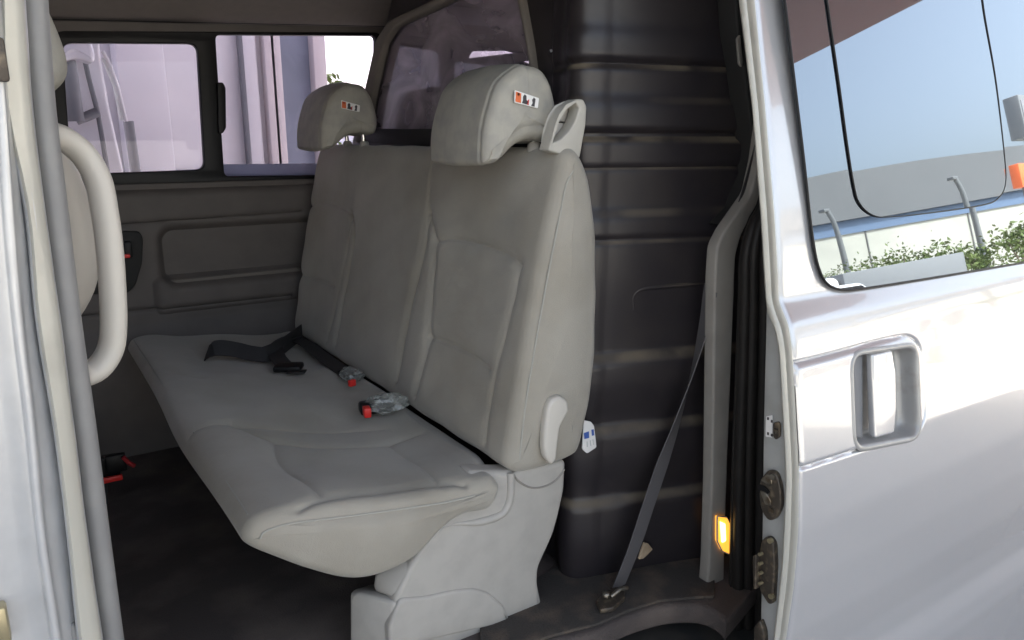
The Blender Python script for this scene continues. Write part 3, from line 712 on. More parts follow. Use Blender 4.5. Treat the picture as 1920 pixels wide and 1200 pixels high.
cprof = [(.241, .918), (.244, .934), (.257, .950), (.285, .957), (.33, .955), (.45, .935), (.60, .914), (.70, .908), (.750, .904), (.772, .875), (.74, .838), (.67, .842), (.612, .824), (.555, .790), (.505, .776), (.45, .776), (.40, .793), (.337, .834), (.288, .872), (.254, .900)]
tp, tn = (.28, 0, .957), (.117, 0, 1.0)
def ontop(l): return [(p[0], p[1]) for p in (at(a, b, p=tp, n=tn) for a, b in l)]
cseams = [
    ([(548, 974), (560, 955), (600, 938), (680, 920), (780, 903), (855, 898), (890, 899)], .010, .0055),
    ([(350, 815), (380, 800), (430, 793), (500, 795), (640, 793), (720, 792)], .004, .006),
    ([(440, 790), (500, 810), (560, 820), (640, 823), (720, 816), (790, 800)], .007, .006),
    ([(518, 818), (522, 840), (540, 868), (575, 905), (600, 928)], .006, .006),
    ([(730, 816), (770, 850), (835, 900)], .004, .006),
    ([(268, 672), (330, 700), (380, 712)], .003, .01)]
cseams = [(smooth(ontop(l)), d_, w_*.8) for l, d_, w_ in cseams]
def cdisp(V, N):
    D = np.zeros(len(V)); s_ = (N[:, 2] > .15) & (V[:, 2] > .86)
    Q = V[s_][:, :2]; g = np.zeros(len(Q))
    for l, dp, w in cseams:
        d_ = segdist(Q, l); g -= dp*(.5*np.exp(-(d_/w)**2)+.65*np.exp(-(d_/(w*3.2))**2))
    e = sstep(Q[:, 0], .27, .40)
    for c in (1.46, 2.22): g -= .014*e*np.exp(-((Q[:, 1]-c)/.18)**4)
    g += .004*e*np.sin(Q[:, 1]*17)*np.sin(Q[:, 0]*21)
    D[s_] = g*sstep(N[s_][:, 2], .35, .9)
    return D
def ctail(P):
    x = P[..., 0]; k_ = 1-sstep(P[..., 1], YN-.01, YN+.16)
    P[..., 0] = x-.012*np.exp(-((P[..., 1]-1.62)/.26)**2)*(1-sstep(x, .26, .45)); x = P[..., 0]
    P[..., 0] = np.where(x > .55, x-(x-.55)*.17*k_, x); return P
cush, cpr, cn = upholster('seat_cushion', cprof, YN-.012, YF+.01, .026, MT['fabric'], bench, 440, 500, cdisp, .012, ctail)
ring_ = cpr-cn*.0250; sel_ = [p for p, nn in zip(ring_, cn) if nn[1] > .25 and .255 < p[0] < .70]
sel_ = sorted(sel_, key=lambda p: p[0])
tube('side_seam', [(p[0]-max(0, p[0]-.55)*.17, YN-.0125, p[1]) for p in sel_[::3]], .0020, MT['piping'], cush, k=8)
fs = [(.2575, y, .9500) for y in np.linspace(YN+.022, YF-.02, 20)]
tube('front_seam', fs, .0018, MT['piping'], cush, k=8)

# pedestal cover
yp = 1.172
po = [(955, 884), (1063, 862), (1060, 920), (1050, 965), (1040, 1002), (1022, 1042), (1011, 1066), (1010, 1095), (1021, 1150), (735, 1216), (735, 1160), (742, 1120), (772, 1058), (800, 1015), (830, 984), (868, 948), (900, 935), (880, 938), (880, 884), (935, 884)]
ped = plate('pedestal', rnd(xz(po, yp), .014), .05, onY(yp+.025), MT['plastic'], bench, bevel=.012, bres=4)
def hull(name, pts, m, parent, bev):
    bm = bmesh.new()
    for p_ in pts: bm.verts.new(p_)
    bmesh.ops.convex_hull(bm, input=bm.verts)
    bmesh.ops.dissolve_limit(bm, angle_limit=.02, verts=bm.verts, edges=bm.edges)
    bmesh.ops.bevel(bm, geom=bm.edges[:], offset=bev, segments=3, affect='EDGES', profile=.5)
    me = bpy.data.meshes.new(name); bm.to_mesh(me); bm.free(); return link(name, me, m, parent, True, 50)
hull('pedestal_foot', [at(*q_[:2], y=q_[2]) for q_ in ((739, 1129, yp), (733, 1245, yp), (655, 1106, yp+.08), (655, 1230, yp+.08), (690, 1096, yp+.13), (690, 1215, yp+.13), (905, 1108, yp), (905, 1190, yp), (880, 1080, yp+.13), (880, 1160, yp+.13))], MT['plastic'], ped, .008)
hull('pedestal_core', [at(*q_[:2], y=q_[2]) for q_ in ((774, 1060, yp+.001), (744, 1124, yp+.001), (702, 1072, yp+.06), (697, 1108, yp+.06), (835, 984, yp+.01), (800, 980, yp+.08), (740, 1040, yp+.10), (735, 1090, yp+.10), (950, 990, yp+.01), (950, 1110, yp+.01), (900, 990, yp+.10), (900, 1090, yp+.10))], MT['plastic'], ped, .008)
fo = [(738, 1150), (750, 1122), (800, 1118), (850, 1107), (885, 1103), (915, 1110), (945, 1136), (958, 1166), (730, 1218), (728, 1180)]
plate('foot_cover', rnd(xz(fo, yp-.004), .010), .05, onY(yp+.019), MT['plastic'], ped, bevel=.008, bres=3)
rimc = [(957, 886), (957, 925), (951, 950), (935, 967), (895, 979), (855, 982), (832, 990)]
tube('pedestal_rib', [(a, yp+.001, b) for a, b in catmull(xz(rimc, yp), 50)], .009, MT['plastic'], ped, k=12, taper=np.r_[np.ones(30), np.linspace(1, .1, 20)])
cv = [(960, 885), (972, 902), (995, 914), (1020, 912), (1042, 900), (1058, 880)]
tube('cover_seam', [(a, yp-.0005, b) for a, b in catmull(xz(cv, yp), 40)], .0022, MT['pillartrim'], ped, k=8)
box('seat_leg', (.62, 2.30, .66), (.30, .06, .22), MT['black'], bench, .01)
box('seat_frame', (.55, 1.85, .755), (.36, 1.1, .03), MT['black'], bench, .008)
# reclining lever
lv = [(1022, 858), (1019, 838), (1021, 800), (1026, 765), (1034, 748), (1050, 742), (1064, 750), (1067, 770), (1058, 786), (1050, 800), (1046, 830), (1043, 862), (1034, 872)]
plate('recline_lever', rnd(xz(lv, YN-.02), .006), .022, onY(YN-.012), MT['pale'], bench, bevel=.008, bres=4)

# headrests
hprof0 = xz([(962, 122), (985, 121), (1008, 131), (1024, 158), (1033, 195), (1037, 228), (1033, 252), (1026, 264), (1005, 262), (985, 262), (966, 267), (948, 280), (932, 297), (915, 308), (897, 307)], 1.24)
hprof = [(p[0], p[1]) for p in hprof0]+[(.742, 1.520), (.742, 1.56), (.756, 1.61), (.778, 1.655)]
hprof[-4:] = [(.7445, 1.522), (.7475, 1.565), (.760, 1.61), (.781, 1.655)]
def headrest(dy, dz=0.0):
    def hd(V, N):
        D = np.zeros(len(V)); D -= .0035*np.exp(-((V[:, 1]-(1.254+dy))/.0035)**2)*(N[:, 0] < .2)
        D += .006*np.exp(-((V[:, 1]-(1.355+dy))/.085)**2)*(N[:, 0] < 0)
        return D
    h, _, _ = upholster('headrest', [(a_+.014, b_+dz) for a_, b_ in hprof], 1.230+dy, 1.472+dy, .027, MT['leather'], bench, 260, 110, hd, .007)
    yl = 1.2205+dy
    lab = [(965, 169), (1010, 184), (1008, 203), (964, 192)]
    fn = lambda u, v, w: (u, yl+w-.0, v+dz)
    lb = plate('warning_label', rnd(xz(lab, 1.2205), .002), .002, fn, MT['white'], h)
    def pr_(name, pts, m): plate(name, xz(pts, 1.2189), .0012, lambda u, v, w: (u, yl-.0016+w, v+dz), m, h)
    pr_('label_print', [(967.5, 172), (977, 175), (976.5, 193), (966.5, 190.5)], MT['orange'])
    pr_('label_mark', [(970, 175), (972.5, 173.5), (974.5, 177), (973, 180), (970, 179)], MT['redprint'])
    pr_('label_print', [(981, 181), (984, 177), (987, 180), (987, 187), (990, 192), (988, 196), (979, 193), (981, 188)], MT['darkprint'])
    pr_('label_mark', [(988, 190), (992, 186), (991, 197), (988, 196)], MT['redprint'])
    pr_('label_print', [(998, 187), (1001, 183), (1004, 186), (1003, 192), (1002, 200), (996, 198.5), (999, 193)], MT['darkprint'])
    for yq in (1.285, 1.42):
        tube('post', [(.908, yq+dy, 1.51), (.905, yq+dy, 1.580)], .0065, MT['chrome'], h, k=14)
        tube('post_sleeve', [(.908, yq+dy, 1.520), (.908, yq+dy, 1.541), (.908, yq+dy, 1.545)], .014, MT['plastic'], h, k=16, taper=[1.15, .95, .7])
    return h
headrest(0.0); headrest(.885, .018)
# belt guide on the shoulder of the backrest
yg = 1.185
go = [(1022, 282), (1030, 256), (1040, 224), (1054, 202), (1076, 186), (1088, 187), (1094, 200), (1092, 235), (1086, 268), (1081, 297), (1060, 294)]
gh = [(1035, 242), (1044, 217), (1056, 200), (1073, 192), (1080, 203), (1073, 226), (1062, 245), (1046, 261), (1030, 268)]
guide = plate('belt_guide', rnd(xz(go, yg), .005), .034, onY(yg+.006), MT['guide'], bench, holes=[rnd(xz(gh, yg), .003)], bevel=.0035, bres=3)
plate('guide_clip', rnd(xz([(1032, 230), (1072, 232), (1060, 262), (1030, 264)], yg+.03), .002), .012, onY(yg+.030), MT['plastic'], guide, bevel=.002)
plate('guide_flap', rnd(xz([(1034, 228), (1058, 196), (1080, 190), (1072, 230)], yg+.03), .002), .012, onY(yg+.032), MT['plastic'], guide, bevel=.002)

# ================================================================== FRONT SEAT
fs_ = thing('front_seat', 'pale front seat seen from behind past the grab handle', 'seat', (-.15, 1.5, .55))
fprof = [(-.16, .86), (-.10, 1.05), (-.05, 1.18), (.0, 1.26), (.055, 1.315), (.085, 1.37), (.09, 1.44), (.075, 1.52), (.04, 1.575), (-.02, 1.58), (-.06, 1.5), (-.10, 1.25), (-.18, 1.0), (-.22, .86), (-.2, .83)]
upholster('backrest', fprof, 1.10, 1.50, .04, MT['pale'], fs_, 120, 40)
fh = [(.03, 1.60), (.075, 1.62), (.085, 1.66), (.06, 1.74), (.01, 1.79), (-.04, 1.79), (-.06, 1.74), (-.06, 1.66), (-.04, 1.60)]
upholster('headrest', fh, 1.17, 1.45, .03, MT['leather'], fs_, 80, 30)
for yq in (1.25, 1.38): tube('post', [(-.01, yq, 1.50), (-.01, yq, 1.63)], .007, MT['chrome'], fs_)
cp_ = [(-.55, .90), (-.55, .97), (-.3, .99), (-.05, .96), (.0, .90), (-.05, .84), (-.3, .82), (-.5, .83)]
upholster('seat_cushion', cp_, 1.10, 1.58, .04, MT['fabric'], fs_, 80, 30)
box('seat_base', (-.28, 1.34, .68), (.5, .40, .27), MT['trimdark'], fs_, .02)
fb = thing('seat_belt_buckle', 'dark seat belt buckle with a bright red strip low beside the front seat', 'buckle', (.16, 2.3, .58), 'seat belt buckles')
c_ = at(200, 896, y=2.2); 
box('release_button', c_+np.array([0, -.015, -.0]), (.075, .012, .016), MT['red'], fb, .003)
box('buckle_body', c_+np.array([-.01, .01, .03]), (.09, .03, .06), MT['black'], fb, .006)
ribbon('strap', [c_+np.array([-.01, .02, .02]), c_+np.array([-.02, .03, -.05]), c_+np.array([-.03, .04, -.14])], (1, 0, 0), .04, .003, MT['webdark'], fb)
rt = thing('belt_tongue', 'dull red belt release tab lying in shadow right of the red strip', 'buckle', (.22, 2.2, .6), 'seat belt buckles')
c_ = at(242, 868, y=2.15)
tube('tab', [c_+np.array([-.012, 0, .02]), c_, c_+np.array([.012, 0, -.012])], .006, MT['darkred'], rt, k=8)
box('tongue_body', c_+np.array([-.03, .02, .0]), (.05, .02, .05), MT['black'], rt, .004)

# ================================================================== BELTS, BUCKLES AND LOOSE THINGS
sb = thing('seat_belt', 'grey seat belt running diagonally from the rear pillar to the floor behind the bench', 'seat belt', tuple(at(1150, 1110, z=.56)))
pts = [(1333, 540, 1.04), (1322, 600, 1.06), (1300, 690, 1.075), (1270, 790, 1.09), (1242, 870, 1.10), (1215, 950, 1.105), (1190, 1025, 1.11), (1160, 1100, 1.12)]
bp_ = catmull([at(a, b, y=yy) for a, b, yy in pts], 50)
wv = np.array([np.array([.80, .15, -.05])*(1-t)+np.array([.95, .1, .25])*t for t in np.linspace(0, 1, 50)])
tw = np.array([np.array([.25, .9, 0])*(1-t)+np.array([1, .1, .2])*t for t in np.clip(np.linspace(-.1, 1.8, 50), 0, 1)])
ribbon('webbing', bp_, tw, .046, .002, MT['web'], sb)
tg_ = [at(a, b, y=1.06) for a, b in ((1326, 578), (1334, 560), (1338, 545))]
tube('tongue_plate', [at(1324, 580, y=1.055), at(1333, 555, y=1.05)], .003, MT['chrome'], sb, k=8)
tube('tongue_plate', [at(1330, 580, y=1.05), at(1338, 555, y=1.045)], .0022, MT['chrome'], sb, k=8)
ab = at(1142, 1125, z=.565)
plate('anchor_bracket', rnd(xy([(1118, 1128), (1134, 1112), (1170, 1106), (1172, 1122), (1150, 1142), (1126, 1146)], .57), .006), .012, onZ(.568), MT['grease'], sb, bevel=.003)
p_ = at(1137, 1118, z=.576); tube('anchor_bolt', [p_, p_+np.array([0, 0, .008]), p_+np.array([0, 0, .011])], .010, MT['steel'], sb, k=6, taper=[1, 1, .7])
p_ = at(1160, 1112, z=.58); tube('belt_loop', [p_+np.array([-.022, 0, .0]), p_+np.array([0, -.004, .012]), p_+np.array([.024, 0, .004])], .005, MT['steel'], sb, k=8)
ub = thing('shoulder_belt', 'dark belt strap hanging from the rear pillar above the pale trim corner', 'seat belt', tuple(at(1405, 300, y=1.04)))
ribbon('webbing', catmull([at(a, b, y=1.04) for a, b in ((1432, 190), (1424, 260), (1412, 310), (1398, 360), (1385, 400))], 20), (1, .2, -.1), .030, .002, MT['webdark'], ub)

lb_ = thing('lap_belt', 'black lap belt lying loose on the far half of the seat cushion', 'seat belt', tuple(at(480, 660, z=.93)))
def cs(a, b, h=.004):
    p = at(a, b, p=(.28, 0, .955+h), n=tn); return p
ribbon('webbing', catmull([cs(388, 662, .010), cs(396, 656, .026), cs(412, 652, .032), cs(440, 655, .026), cs(470, 662, .018), cs(500, 664, .016), cs(525, 652, .022), cs(550, 634, .026), cs(566, 622, .03)], 50), (.42, .62, .62), 0.050, .003, MT['webdark'], lb_)
ribbon('webbing', catmull([cs(548, 634, .020), cs(575, 645, .018), cs(605, 668, .012), cs(632, 688, .010), cs(655, 704, .012)], 30), None, .046, .003, MT['webdark'], lb_)
ribbon('webbing', catmull([cs(556, 630, .028), cs(535, 636, .026), cs(518, 650, .020), cs(520, 668, .014), cs(533, 684, .012)], 30), None, .046, .003, MT['webdark'], lb_)
R3 = Matrix.Rotation(math.radians(-30), 3, 'Z')
box('tongue_body', cs(541, 688, .012), (.075, .055, .016), MT['black'], lb_, .005, R3)
box('tongue_plate', cs(556, 697, .010), (.05, .03, .004), MT['trimdark'], lb_, .001, R3)

def buckle(px, py, red, rz, s, label):
    b = thing('seat_belt_buckle', label, 'buckle', tuple(cs(px, py, 0)), 'seat belt buckles')
    c = Vector(cs(px, py, .020)); Rz = Matrix.Rotation(rz, 3, 'Z')
    box('buckle_body', c, (.075*s, .036*s, .026*s), MT['black'], b, .006, Rz)
    rc_ = Vector(cs(red[0], red[1], .022))
    box('release_button', rc_, (.016*s, .024*s, .022*s), MT['red'], b, .003, Rz)
    # crumpled clear wrapper
    bm = bmesh.new(); bmesh.ops.create_icosphere(bm, subdivisions=3, radius=1)
    for v in bm.verts:
        n_ = .82+.30*random.random(); v.co = Vector((v.co.x*.052*s*n_, v.co.y*.034*s*n_, v.co.z*.024*s*n_))
    bmesh.ops.rotate(bm, cent=(0, 0, 0), matrix=Rz, verts=bm.verts); bmesh.ops.translate(bm, vec=c+Rz@Vector((.022*s, 0, .004)), verts=bm.verts)
    me = bpy.data.meshes.new('wrapper'); bm.to_mesh(me); bm.free(); link('wrapper', me, MT['film'], b, False)
    return b
buckle(652, 702, (660, 718), math.radians(-75), .8, 'small red-buttoned belt buckle standing in the seat crease, farther from the door')
buckle(705, 762, (688, 772), math.radians(-12), 1.05, 'red-buttoned belt buckle wrapped in crumpled clear film on the cushion, nearer the door')

tg2 = thing('care_card', 'small white card with blue print sticking out behind the bench backrest', 'card', tuple(at(1102, 820, y=1.19)))
k_ = [(1094, 788), (1107, 790), (1113, 798), (1118, 838), (1100, 850), (1091, 842)]
plate('card', rnd(xz(k_, 1.18), .004), .004, lambda u, v, w: (u, 1.18+w, v), MT['white'], tg2, bevel=.001)
for pt, m_ in (([(1095, 812), (1104, 809), (1104.5, 821), (1096, 823)], 'blueprint'), ([(1109, 806), (1113, 805), (1114, 816), (1110, 817)], 'blueprint'),
               ([(1100, 828), (1101.5, 827.5), (1102, 838), (1100.5, 838)], 'greyprint'), ([(1106, 826), (1107.5, 825.5), (1108.5, 836), (1107, 836)], 'greyprint'), ([(1111, 824), (1112.5, 823.5), (1113.5, 834), (1112, 834)], 'greyprint')):
    plate('card_print', xz(pt, 1.177), .001, lambda u, v, w: (u, 1.177+w, v), MT[m_], tg2)
pp = at(1210, 1032, y=1.135)
pc_ = plate('paper_scrap', rnd(xz([(1194, 1046), (1206, 1016), (1214, 1018), (1224, 1030), (1212, 1040), (1203, 1046)], 1.13), .002), .006, lambda u, v, w: (u, 1.13+w+.15*(u-pp[0]), v), MT['paper'], None, bevel=.001)
tag(pc_, 'torn brown cardboard scrap tucked behind the diagonal grey belt', 'cardboard')

# ================================================================== OUTSIDE, FAR SIDE (seen through the side windows)
YO = 8.5
whs = thing('warehouse_wall', 'white warehouse wall with a dark grey base seen through the van window', 'building', (1.5, YO, 0))
def xo(px, py=200, y=YO): return at(px, py, y=y)[0]
x0, x1 = xo(150), xo(600)
box('wall', ((x0-6+xo(500))/2, YO+.15, 2.6), (xo(500)-x0+6, .3, 5.2), MT['whitewall'], whs, .01)
box('wall_base', ((x0-6+xo(500))/2, YO-.02, .62), (xo(500)-x0+6, .06, 1.24), MT['greywall'], whs, .005)
box('column', (xo(262), YO-.2, 2.5), (.42, .35, 5.0), MT['whitewall'], whs, .02)
for p_, w_ in ((456, .05), (471, .14)): box('downpipe', (xo(p_), YO-.06, 2.5), (w_, .1, 5.0), MT['whitewall'] if p_ > 460 else MT['truckgrey'], whs, .02)
shd = thing('shutter_door', 'blue grey metal door panel between two pale posts beyond the van window', 'door', (xo(558), YO, 0))
box('door_panel', ((xo(524)+xo(590))/2, YO+.05, 2.5), (xo(590)-xo(524), .1, 5.0), MT['bluegrey'], shd, .005)
for p_ in (505, 516, 596): box('post', (xo(p_), YO-.06, 2.5), (.14 if p_ > 590 else .11, .2, 5.0), MT['pinkpost'], shd, .01)
trk = thing('parked_truck', 'white truck cab close beyond the far window, its big mirror on an arm', 'truck', (.3, 5.2, 0))
YT = 4.9
def xt(px, py): q_ = at(px, py, y=YT); return (q_[0], q_[2])
cabp = [(-3.2, .6), xt(250, 600), xt(246, 420), xt(236, 330), xt(208, 205), xt(190, 100), xt(186, 40), (xt(186, 40)[0]-.5, 2.75), (-3.2, 2.8)]
cab = plate('cab', rnd(cabp, .06), 1.9, onY(YT+1.0), MT['truckwhite'], trk, bevel=.02, bres=3)
def tline(name, l, r_, dy, m): tube(name, [(xt(*q_)[0], YT+dy, xt(*q_)[1]) for q_ in l], r_, m, trk, k=10)
tline('mirror_arm', [(121, 100), (127, 135), (134, 185), (141, 228)], .040, -.10, MT['truckgrey'])
tline('mirror_arm', [(141, 226), (160, 219), (182, 210)], .026, -.06, MT['truckgrey'])
tline('door_gap', [(157, 104), (166, 145), (183, 210), (192, 262), (203, 330), (212, 420)], .013, -.004, MT['truckgrey'])
tline('windscreen_pillar', [(192, 96), (205, 120), (222, 170), (236, 228)], .010, -.005, MT['white'])
ctr = at(137, 95, y=YT-.1)
upholster('mirror', [(ctr[0]-.09, ctr[2]-.07), (ctr[0]-.10, ctr[2]+.03), (ctr[0]-.02, ctr[2]+.08), (ctr[0]+.07, ctr[2]+.05), (ctr[0]+.08, ctr[2]-.06), (ctr[0], ctr[2]-.05)], YT-.25, YT-.05, .03, MT['truckwhite'], trk, 40, 10)
tube('exhaust_pipe', [(xt(247, 225)[0]+.02, YT+.3, xt(247, 225)[1]), (xt(262, 330)[0]+.02, YT+.3, xt(262, 330)[1]), (xt(268, 420)[0], YT+.3, xt(268, 420)[1])], .03, MT['truckgrey'], trk, k=10)
tube('wiper_post', [(xt(200, 105)[0], YT+.1, xt(200, 105)[1]), (xt(222, 160)[0], YT+.1, xt(222, 160)[1]), (xt(235, 225)[0], YT+.1, xt(235, 225)[1])], .018, MT['greyprint'], trk, k=8)
for xw in (-2.4, -.4): tube('wheel', [(xw, YT+.05, .48), (xw, YT+.35, .48)], .48, MT['tyre'], trk, k=24)

# ---- trees
def tree(name, x, y, h, rad, n, label, group, seed, trunk_h=None):
    rad *= .8 if group else 1.6
    r = np.random.default_rng(seed); th_ = trunk_h or h*.45
    t = thing(name, label, 'tree', (x, y, 0), group)
    vs, fs2 = [], []
    cents = r.normal(0, 1, (14, 3)); cents /= np.linalg.norm(cents, axis=1)[:, None]; cents *= r.uniform(.3, .85, (14, 1))
    cents = cents*np.array([rad, rad, (h-th_)*.5])+np.array([x, y, th_+(h-th_)*.5])
    for k in range(n):
        c = cents[k % 14]+r.normal(0, rad*.17, 3); s = rad*r.uniform(.04, .09)
        u = r.normal(0, 1, 3); u /= np.linalg.norm(u); v = np.cross(u, r.normal(0, 1, 3)); v /= np.linalg.norm(v)
        b = len(vs); vs += [c-u*s, c+v*s*.5, c+u*s, c-v*s*.5]; fs2.append((b, b+1, b+2, b+3))
    mesh('crown', vs, fs2, MT['leaf'], t, False, recalc=False)
    tube('trunk', [(x, y, 0), (x+.03, y, th_*.6), (x-.02, y+.04, th_*1.3)], rad*.07, MT['bark'], t, k=8, taper=[1.2, .9, .6])
    for cc in cents[:5]:
        tube('limb', [(x, y, th_*.9), ((x+cc[0])/2, (y+cc[1])/2, (th_*.9+cc[2])/2+.05), tuple(cc)], rad*.03, MT['bark'], t, k=6, taper=[1, .7, .3])
    return t
tree('street_tree', at(618, 150, y=26)[0], 26, at(618, 140, y=26)[2], 1.5, 900, 'small green tree under the open sky beyond the far window', None, 5)
fb2 = thing('far_building', 'low pale building on the skyline behind the tree beyond the window', 'building', (at(660, 150, y=40)[0], 40, 0))
xb = at(665, 150, y=40)[0]
box('wall', (xb+1.5, 41, 1.9), (5.5, 2, 3.8), MT['whitewall'], fb2, .02); box('roof', (xb+1.5, 41, 3.9), (5.9, 2.4, .2), MT['greyroof'], fb2, .02)

# ================================================================== BEHIND THE CAMERA (mirrored in the door glass and paint)
TH = math.radians(9.6); gn = np.array([0, -math.cos(TH), math.sin(TH)])
def mirr(px, py, dist):
    """where the thing mirrored at a measured photo point stands, dist metres off along the ground"""
    p = gpt(px, py); d_ = ray(px, py); r_ = d_-2*(d_@gn)*gn; r_ /= np.hypot(r_[0], r_[1]); return p+r_*dist
bld = thing('cream_warehouse', 'long cream warehouse with a curved grey roof mirrored in the sliding door window', 'building', tuple(np.r_[mirr(1700, 400, 55)[:2], 0]))
a_, b_ = mirr(1540, 440, 52), mirr(1910, 345, 60)
dirb = (b_-a_)[:2]; L_ = np.linalg.norm(dirb); dirb /= L_; nb = np.array([dirb[1], -dirb[0]])
if nb@a_[:2] < 0: nb = -nb
def bw(s_, dep, z): return (a_[0]+dirb[0]*s_+nb[0]*dep, a_[1]+dirb[1]*s_+nb[1]*dep, z)
def bpanel(name, s0, s1, d0, d1, z0, z1, m, parent):
    v = [bw(s, d_, z) for z in (z0, z1) for s, d_ in ((s0, d0), (s1, d0), (s1, d1), (s0, d1))]
    return mesh(name, v, [(0, 1, 2, 3), (4, 5, 6, 7), (0, 1, 5, 4), (1, 2, 6, 5), (2, 3, 7, 6), (3, 0, 4, 7)], m, parent, False)
bpanel('wall', -14, L_+25, 0, 20, 0, 5.0, MT['cream'], bld)
bpanel('blue_band', -14.2, L_+25.2, -.1, 20.2, 5.0, 5.9, MT['bluestripe'], bld)
ss_ = np.linspace(-15, L_+26, 60); zz2 = 8.6+1.2*np.sin((ss_+8)/9)*.6
rp = [np.array([bw(s, -.4, 5.9) for s in ss_]), np.array([bw(s, .1, z) for s, z in zip(ss_, zz2)]), np.array([bw(s, 3, z-.1) for s, z in zip(ss_, zz2)]), np.array([bw(s, 20, 5.9) for s in ss_])]
grid('roof', np.stack(rp), MT['greyroof'], bld, auto=20)
for s in np.arange(-12, L_+24, 7.5): bpanel('wall_joint', s, s+.08, -.06, 0, 0, 5.0, MT['greyroof'], bld)
so = mirr(1914, 330, 48)
sgn = thing('orange_sign', 'small orange sign mirrored at the right edge of the door window', 'sign', (so[0], so[1], 0))
box('sign_board', tuple(so), (1.3, .5, 1.3), MT['cone'], sgn, .03); tube('post', [(so[0], so[1], 0), (so[0], so[1], so[2]-.6)], .08, MT['pole'], sgn, k=10)
so = mirr(1916, 222, 30)
sgn2 = thing('sign_board', 'grey framed board on a pole mirrored above the orange sign', 'sign', (so[0], so[1], 0))
box('board', tuple(so), (1.2, .5, 1.5), MT['truckgrey'], sgn2, .03); box('board_face', (so[0]-.1, so[1]+.26, so[2]), (.8, .03, 1.1), MT['greywall'], sgn2, .01); tube('post', [(so[0], so[1], 0), (so[0], so[1], so[2]-.7)], .1, MT['pole'], sgn2, k=10)
lamps = ((1550, 395, 33, 'lamp post mirrored near the corner of the door window'), (1797, 328, 36, 'lamp post mirrored under the middle of the sliding vent'))
for a, b, dd, lbl in lamps:
    p_ = mirr(a, b, dd); t = thing('street_lamp', 'grey curved '+lbl, 'lamp post', (p_[0], p_[1], 0), 'lamp posts across the road')
    z_ = p_[2]; tube('pole', catmull([(p_[0]+.35, p_[1]+.15, 0), (p_[0]+.32, p_[1]+.14, z_*.5), (p_[0]+.2, p_[1]+.1, z_*.85), (p_[0], p_[1], z_)], 30), .14, MT['pole'], t, k=10, taper=np.linspace(1.2, .7, 30))
    box('lamp_head', (p_[0]-.1, p_[1]-.05, z_), (.45, .3, .14), MT['pole'], t, .04)
tp_ = [(1560, 500, 30, .9, 'at the window corner'), (1640, 482, 32, 1.5, 'left of the thin lamp'), (1690, 474, 33, 1.5, 'beside the box truck'), (1775, 458, 33, 2.0, 'tallest of the row'), (1830, 468, 34, 1.4, 'beside the second lamp post'), (1905, 425, 34, 2.0, 'at the edge of the photo')]
for k, (a, b, dd, rad, lbl) in enumerate(tp_):
    p_ = mirr(a, b, dd); tree('roadside_tree', p_[0], p_[1], p_[2]+.25, rad, 800, 'bushy green tree mirrored in the door glass, '+lbl, 'trees along the road', 20+k, .7)
p_ = mirr(1660, 500, 26); 
bt = thing('box_truck', 'grey box truck mirrored along the bottom of the door window', 'truck', (p_[0], p_[1], 0))
RT = Matrix.Rotation(math.atan2(dirb[1], dirb[0]), 3, 'Z')
box('cargo_box', (p_[0], p_[1], 1.15), (4.2, 1.9, 1.4), MT['truckgrey'], bt, .03, RT)
off_ = RT@Vector((-2.9, 0, 0)); box('cab', (p_[0]+off_.x, p_[1]+off_.y, 1.05), (1.5, 1.8, 1.5), MT['truckwhite'], bt, .25, RT, 4)
for dx in (-2.8, 1.3):
    for dy in (-.85, .85):
        o_ = RT@Vector((dx, dy, 0)); ax = RT@Vector((0, .1, 0)); c_ = Vector((p_[0], p_[1], .38))+o_
        tube('wheel', [tuple(c_-ax), tuple(c_+ax)], .38, MT['tyre'], bt, k=20)
def cone(x, y, lbl):
    t = thing('traffic_cone', lbl, 'cone', (x, y, 0), 'traffic cones on the forecourt')
    box('base', (x, y, .02), (.40, .40, .04), MT['cone'], t, .01)
    tube('body', [(x, y, .04), (x, y, .40), (x, y, .75)], .15, MT['cone'], t, k=20, taper=[1, .55, .15])
    tube('band', [(x, y, .35), (x, y, .5)], .098, MT['white'], t, k=20, taper=[1, .76])
cone(12.0, -5.3, 'orange traffic cone mirrored in the door paint, the farther one'); cone(11.0, -4.4, 'orange traffic cone mirrored in the door paint, the nearer one')
pcx = thing('parked_car', 'white car parked in the sun, mirrored in the paint of the sliding door', 'car', (15, -9, 0))
cpz = [(12.6, .3), (17.2, .3), (17.25, .75), (16.9, .95), (16.1, 1.0), (15.5, 1.42), (13.9, 1.45), (13.2, 1.0), (12.6, .9), (12.5, .6)]
plate('body', rnd(cpz, .12), 1.75, onY(-9), MT['truckwhite'], pcx, bevel=.12, bres=3)
plate('side_window', rnd([(13.5, 1.0), (15.9, 1.0), (15.4, 1.36), (13.95, 1.38)], .05), .02, onY(-8.12), MT['blackgloss'], pcx)
for xw in (13.4, 16.3):
    for yw in (-8.2, -9.7): tube('wheel', [(xw, yw-.0, .33), (xw, yw+.12, .33)], .33, MT['tyre'], pcx, k=20)

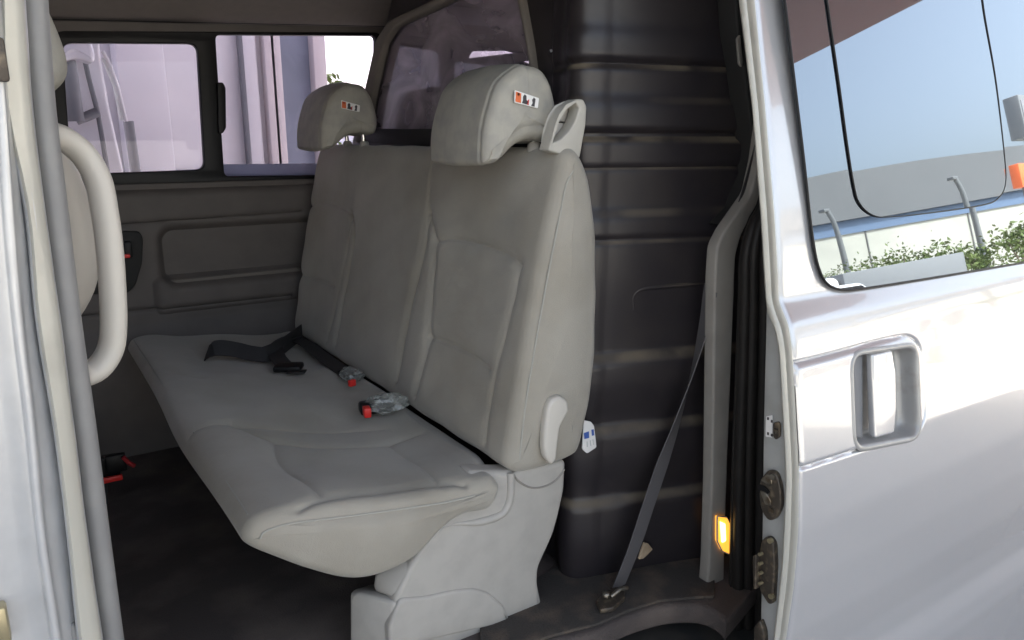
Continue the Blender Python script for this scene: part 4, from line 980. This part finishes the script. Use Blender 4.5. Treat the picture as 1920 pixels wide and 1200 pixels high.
ZC = 3.6
can = thing('canopy', 'dark red canopy roof over the van, mirrored in the top of its door window', 'canopy', (0, 1, 0))
e1, e2 = mirr(1485, 103, 1), mirr(1665, 0, 1)
XC = 6.7
plate('canopy_roof', [(-9, -.45), (3.3, -.45), (3.3, -3.2), (XC, -3.2), (XC, 6.2), (-9, 6.2)], .35, onZ(ZC+.18), MT['canopy'], can, bevel=.02)  # unseen near edge stepped back, shaped to let more sky light into the doorway
for cx_, cy_ in ((-7.5, -.2), (-7.5, 5.8), (5.8, 5.8)):
    tube('post', [(cx_, cy_, 0), (cx_, cy_, ZC)], .11, MT['pole'], can, k=16)

# ground
g = plate('ground', [(-900, -900), (900, -900), (900, 900), (-900, 900)], .2, onZ(-.1), MT['asphalt'], None)
g['kind'] = 'structure'

# ================================================================== LIGHT
w = bpy.data.worlds.new('World'); S.world = w; w.use_nodes = True; nt = w.node_tree
sky = nt.nodes.new('ShaderNodeTexSky'); sky.sky_type = 'NISHITA'; sky.sun_disc = False
sdir = Vector((.08, .60, .795)).normalized()
el = math.asin(sdir.z); az = math.atan2(sdir.x, sdir.y)
sky.sun_elevation = el; sky.sun_rotation = az; sky.air_density = .8; sky.dust_density = 6.0; sky.ozone_density = .2
bg = nt.nodes['Background']; bg.inputs['Strength'].default_value = .15; hs = nt.nodes.new('ShaderNodeHueSaturation'); hs.inputs['Saturation'].default_value = .62; nt.links.new(sky.outputs[0], hs.inputs['Color']); nt.links.new(hs.outputs[0], bg.inputs[0])
sun_d = bpy.data.lights.new('sun', 'SUN'); sun_d.energy = 3.4; sun_d.angle = math.radians(.5); sun_d.color = (1, .95, .88)
sun = bpy.data.objects.new('sun', sun_d); COL.objects.link(sun); sun.rotation_euler = sdir.to_track_quat('Z', 'Y').to_euler()
sun.location = (0, 0, 30)
S.view_settings.view_transform = 'Standard'; S.view_settings.look = 'None'; S.view_settings.gamma = 1; S.view_settings.use_curve_mapping = False
S.view_settings.exposure = 2.38
S.view_settings.use_white_balance = True; S.view_settings.white_balance_temperature = 6800; S.view_settings.white_balance_tint = 7
S.render.engine = 'CYCLES'
S.cycles.use_denoising = True
S.cycles.max_bounces = 12; S.cycles.diffuse_bounces = 6; S.cycles.glossy_bounces = 5; S.cycles.transparent_max_bounces = 12
S.cycles.sample_clamp_indirect = 6
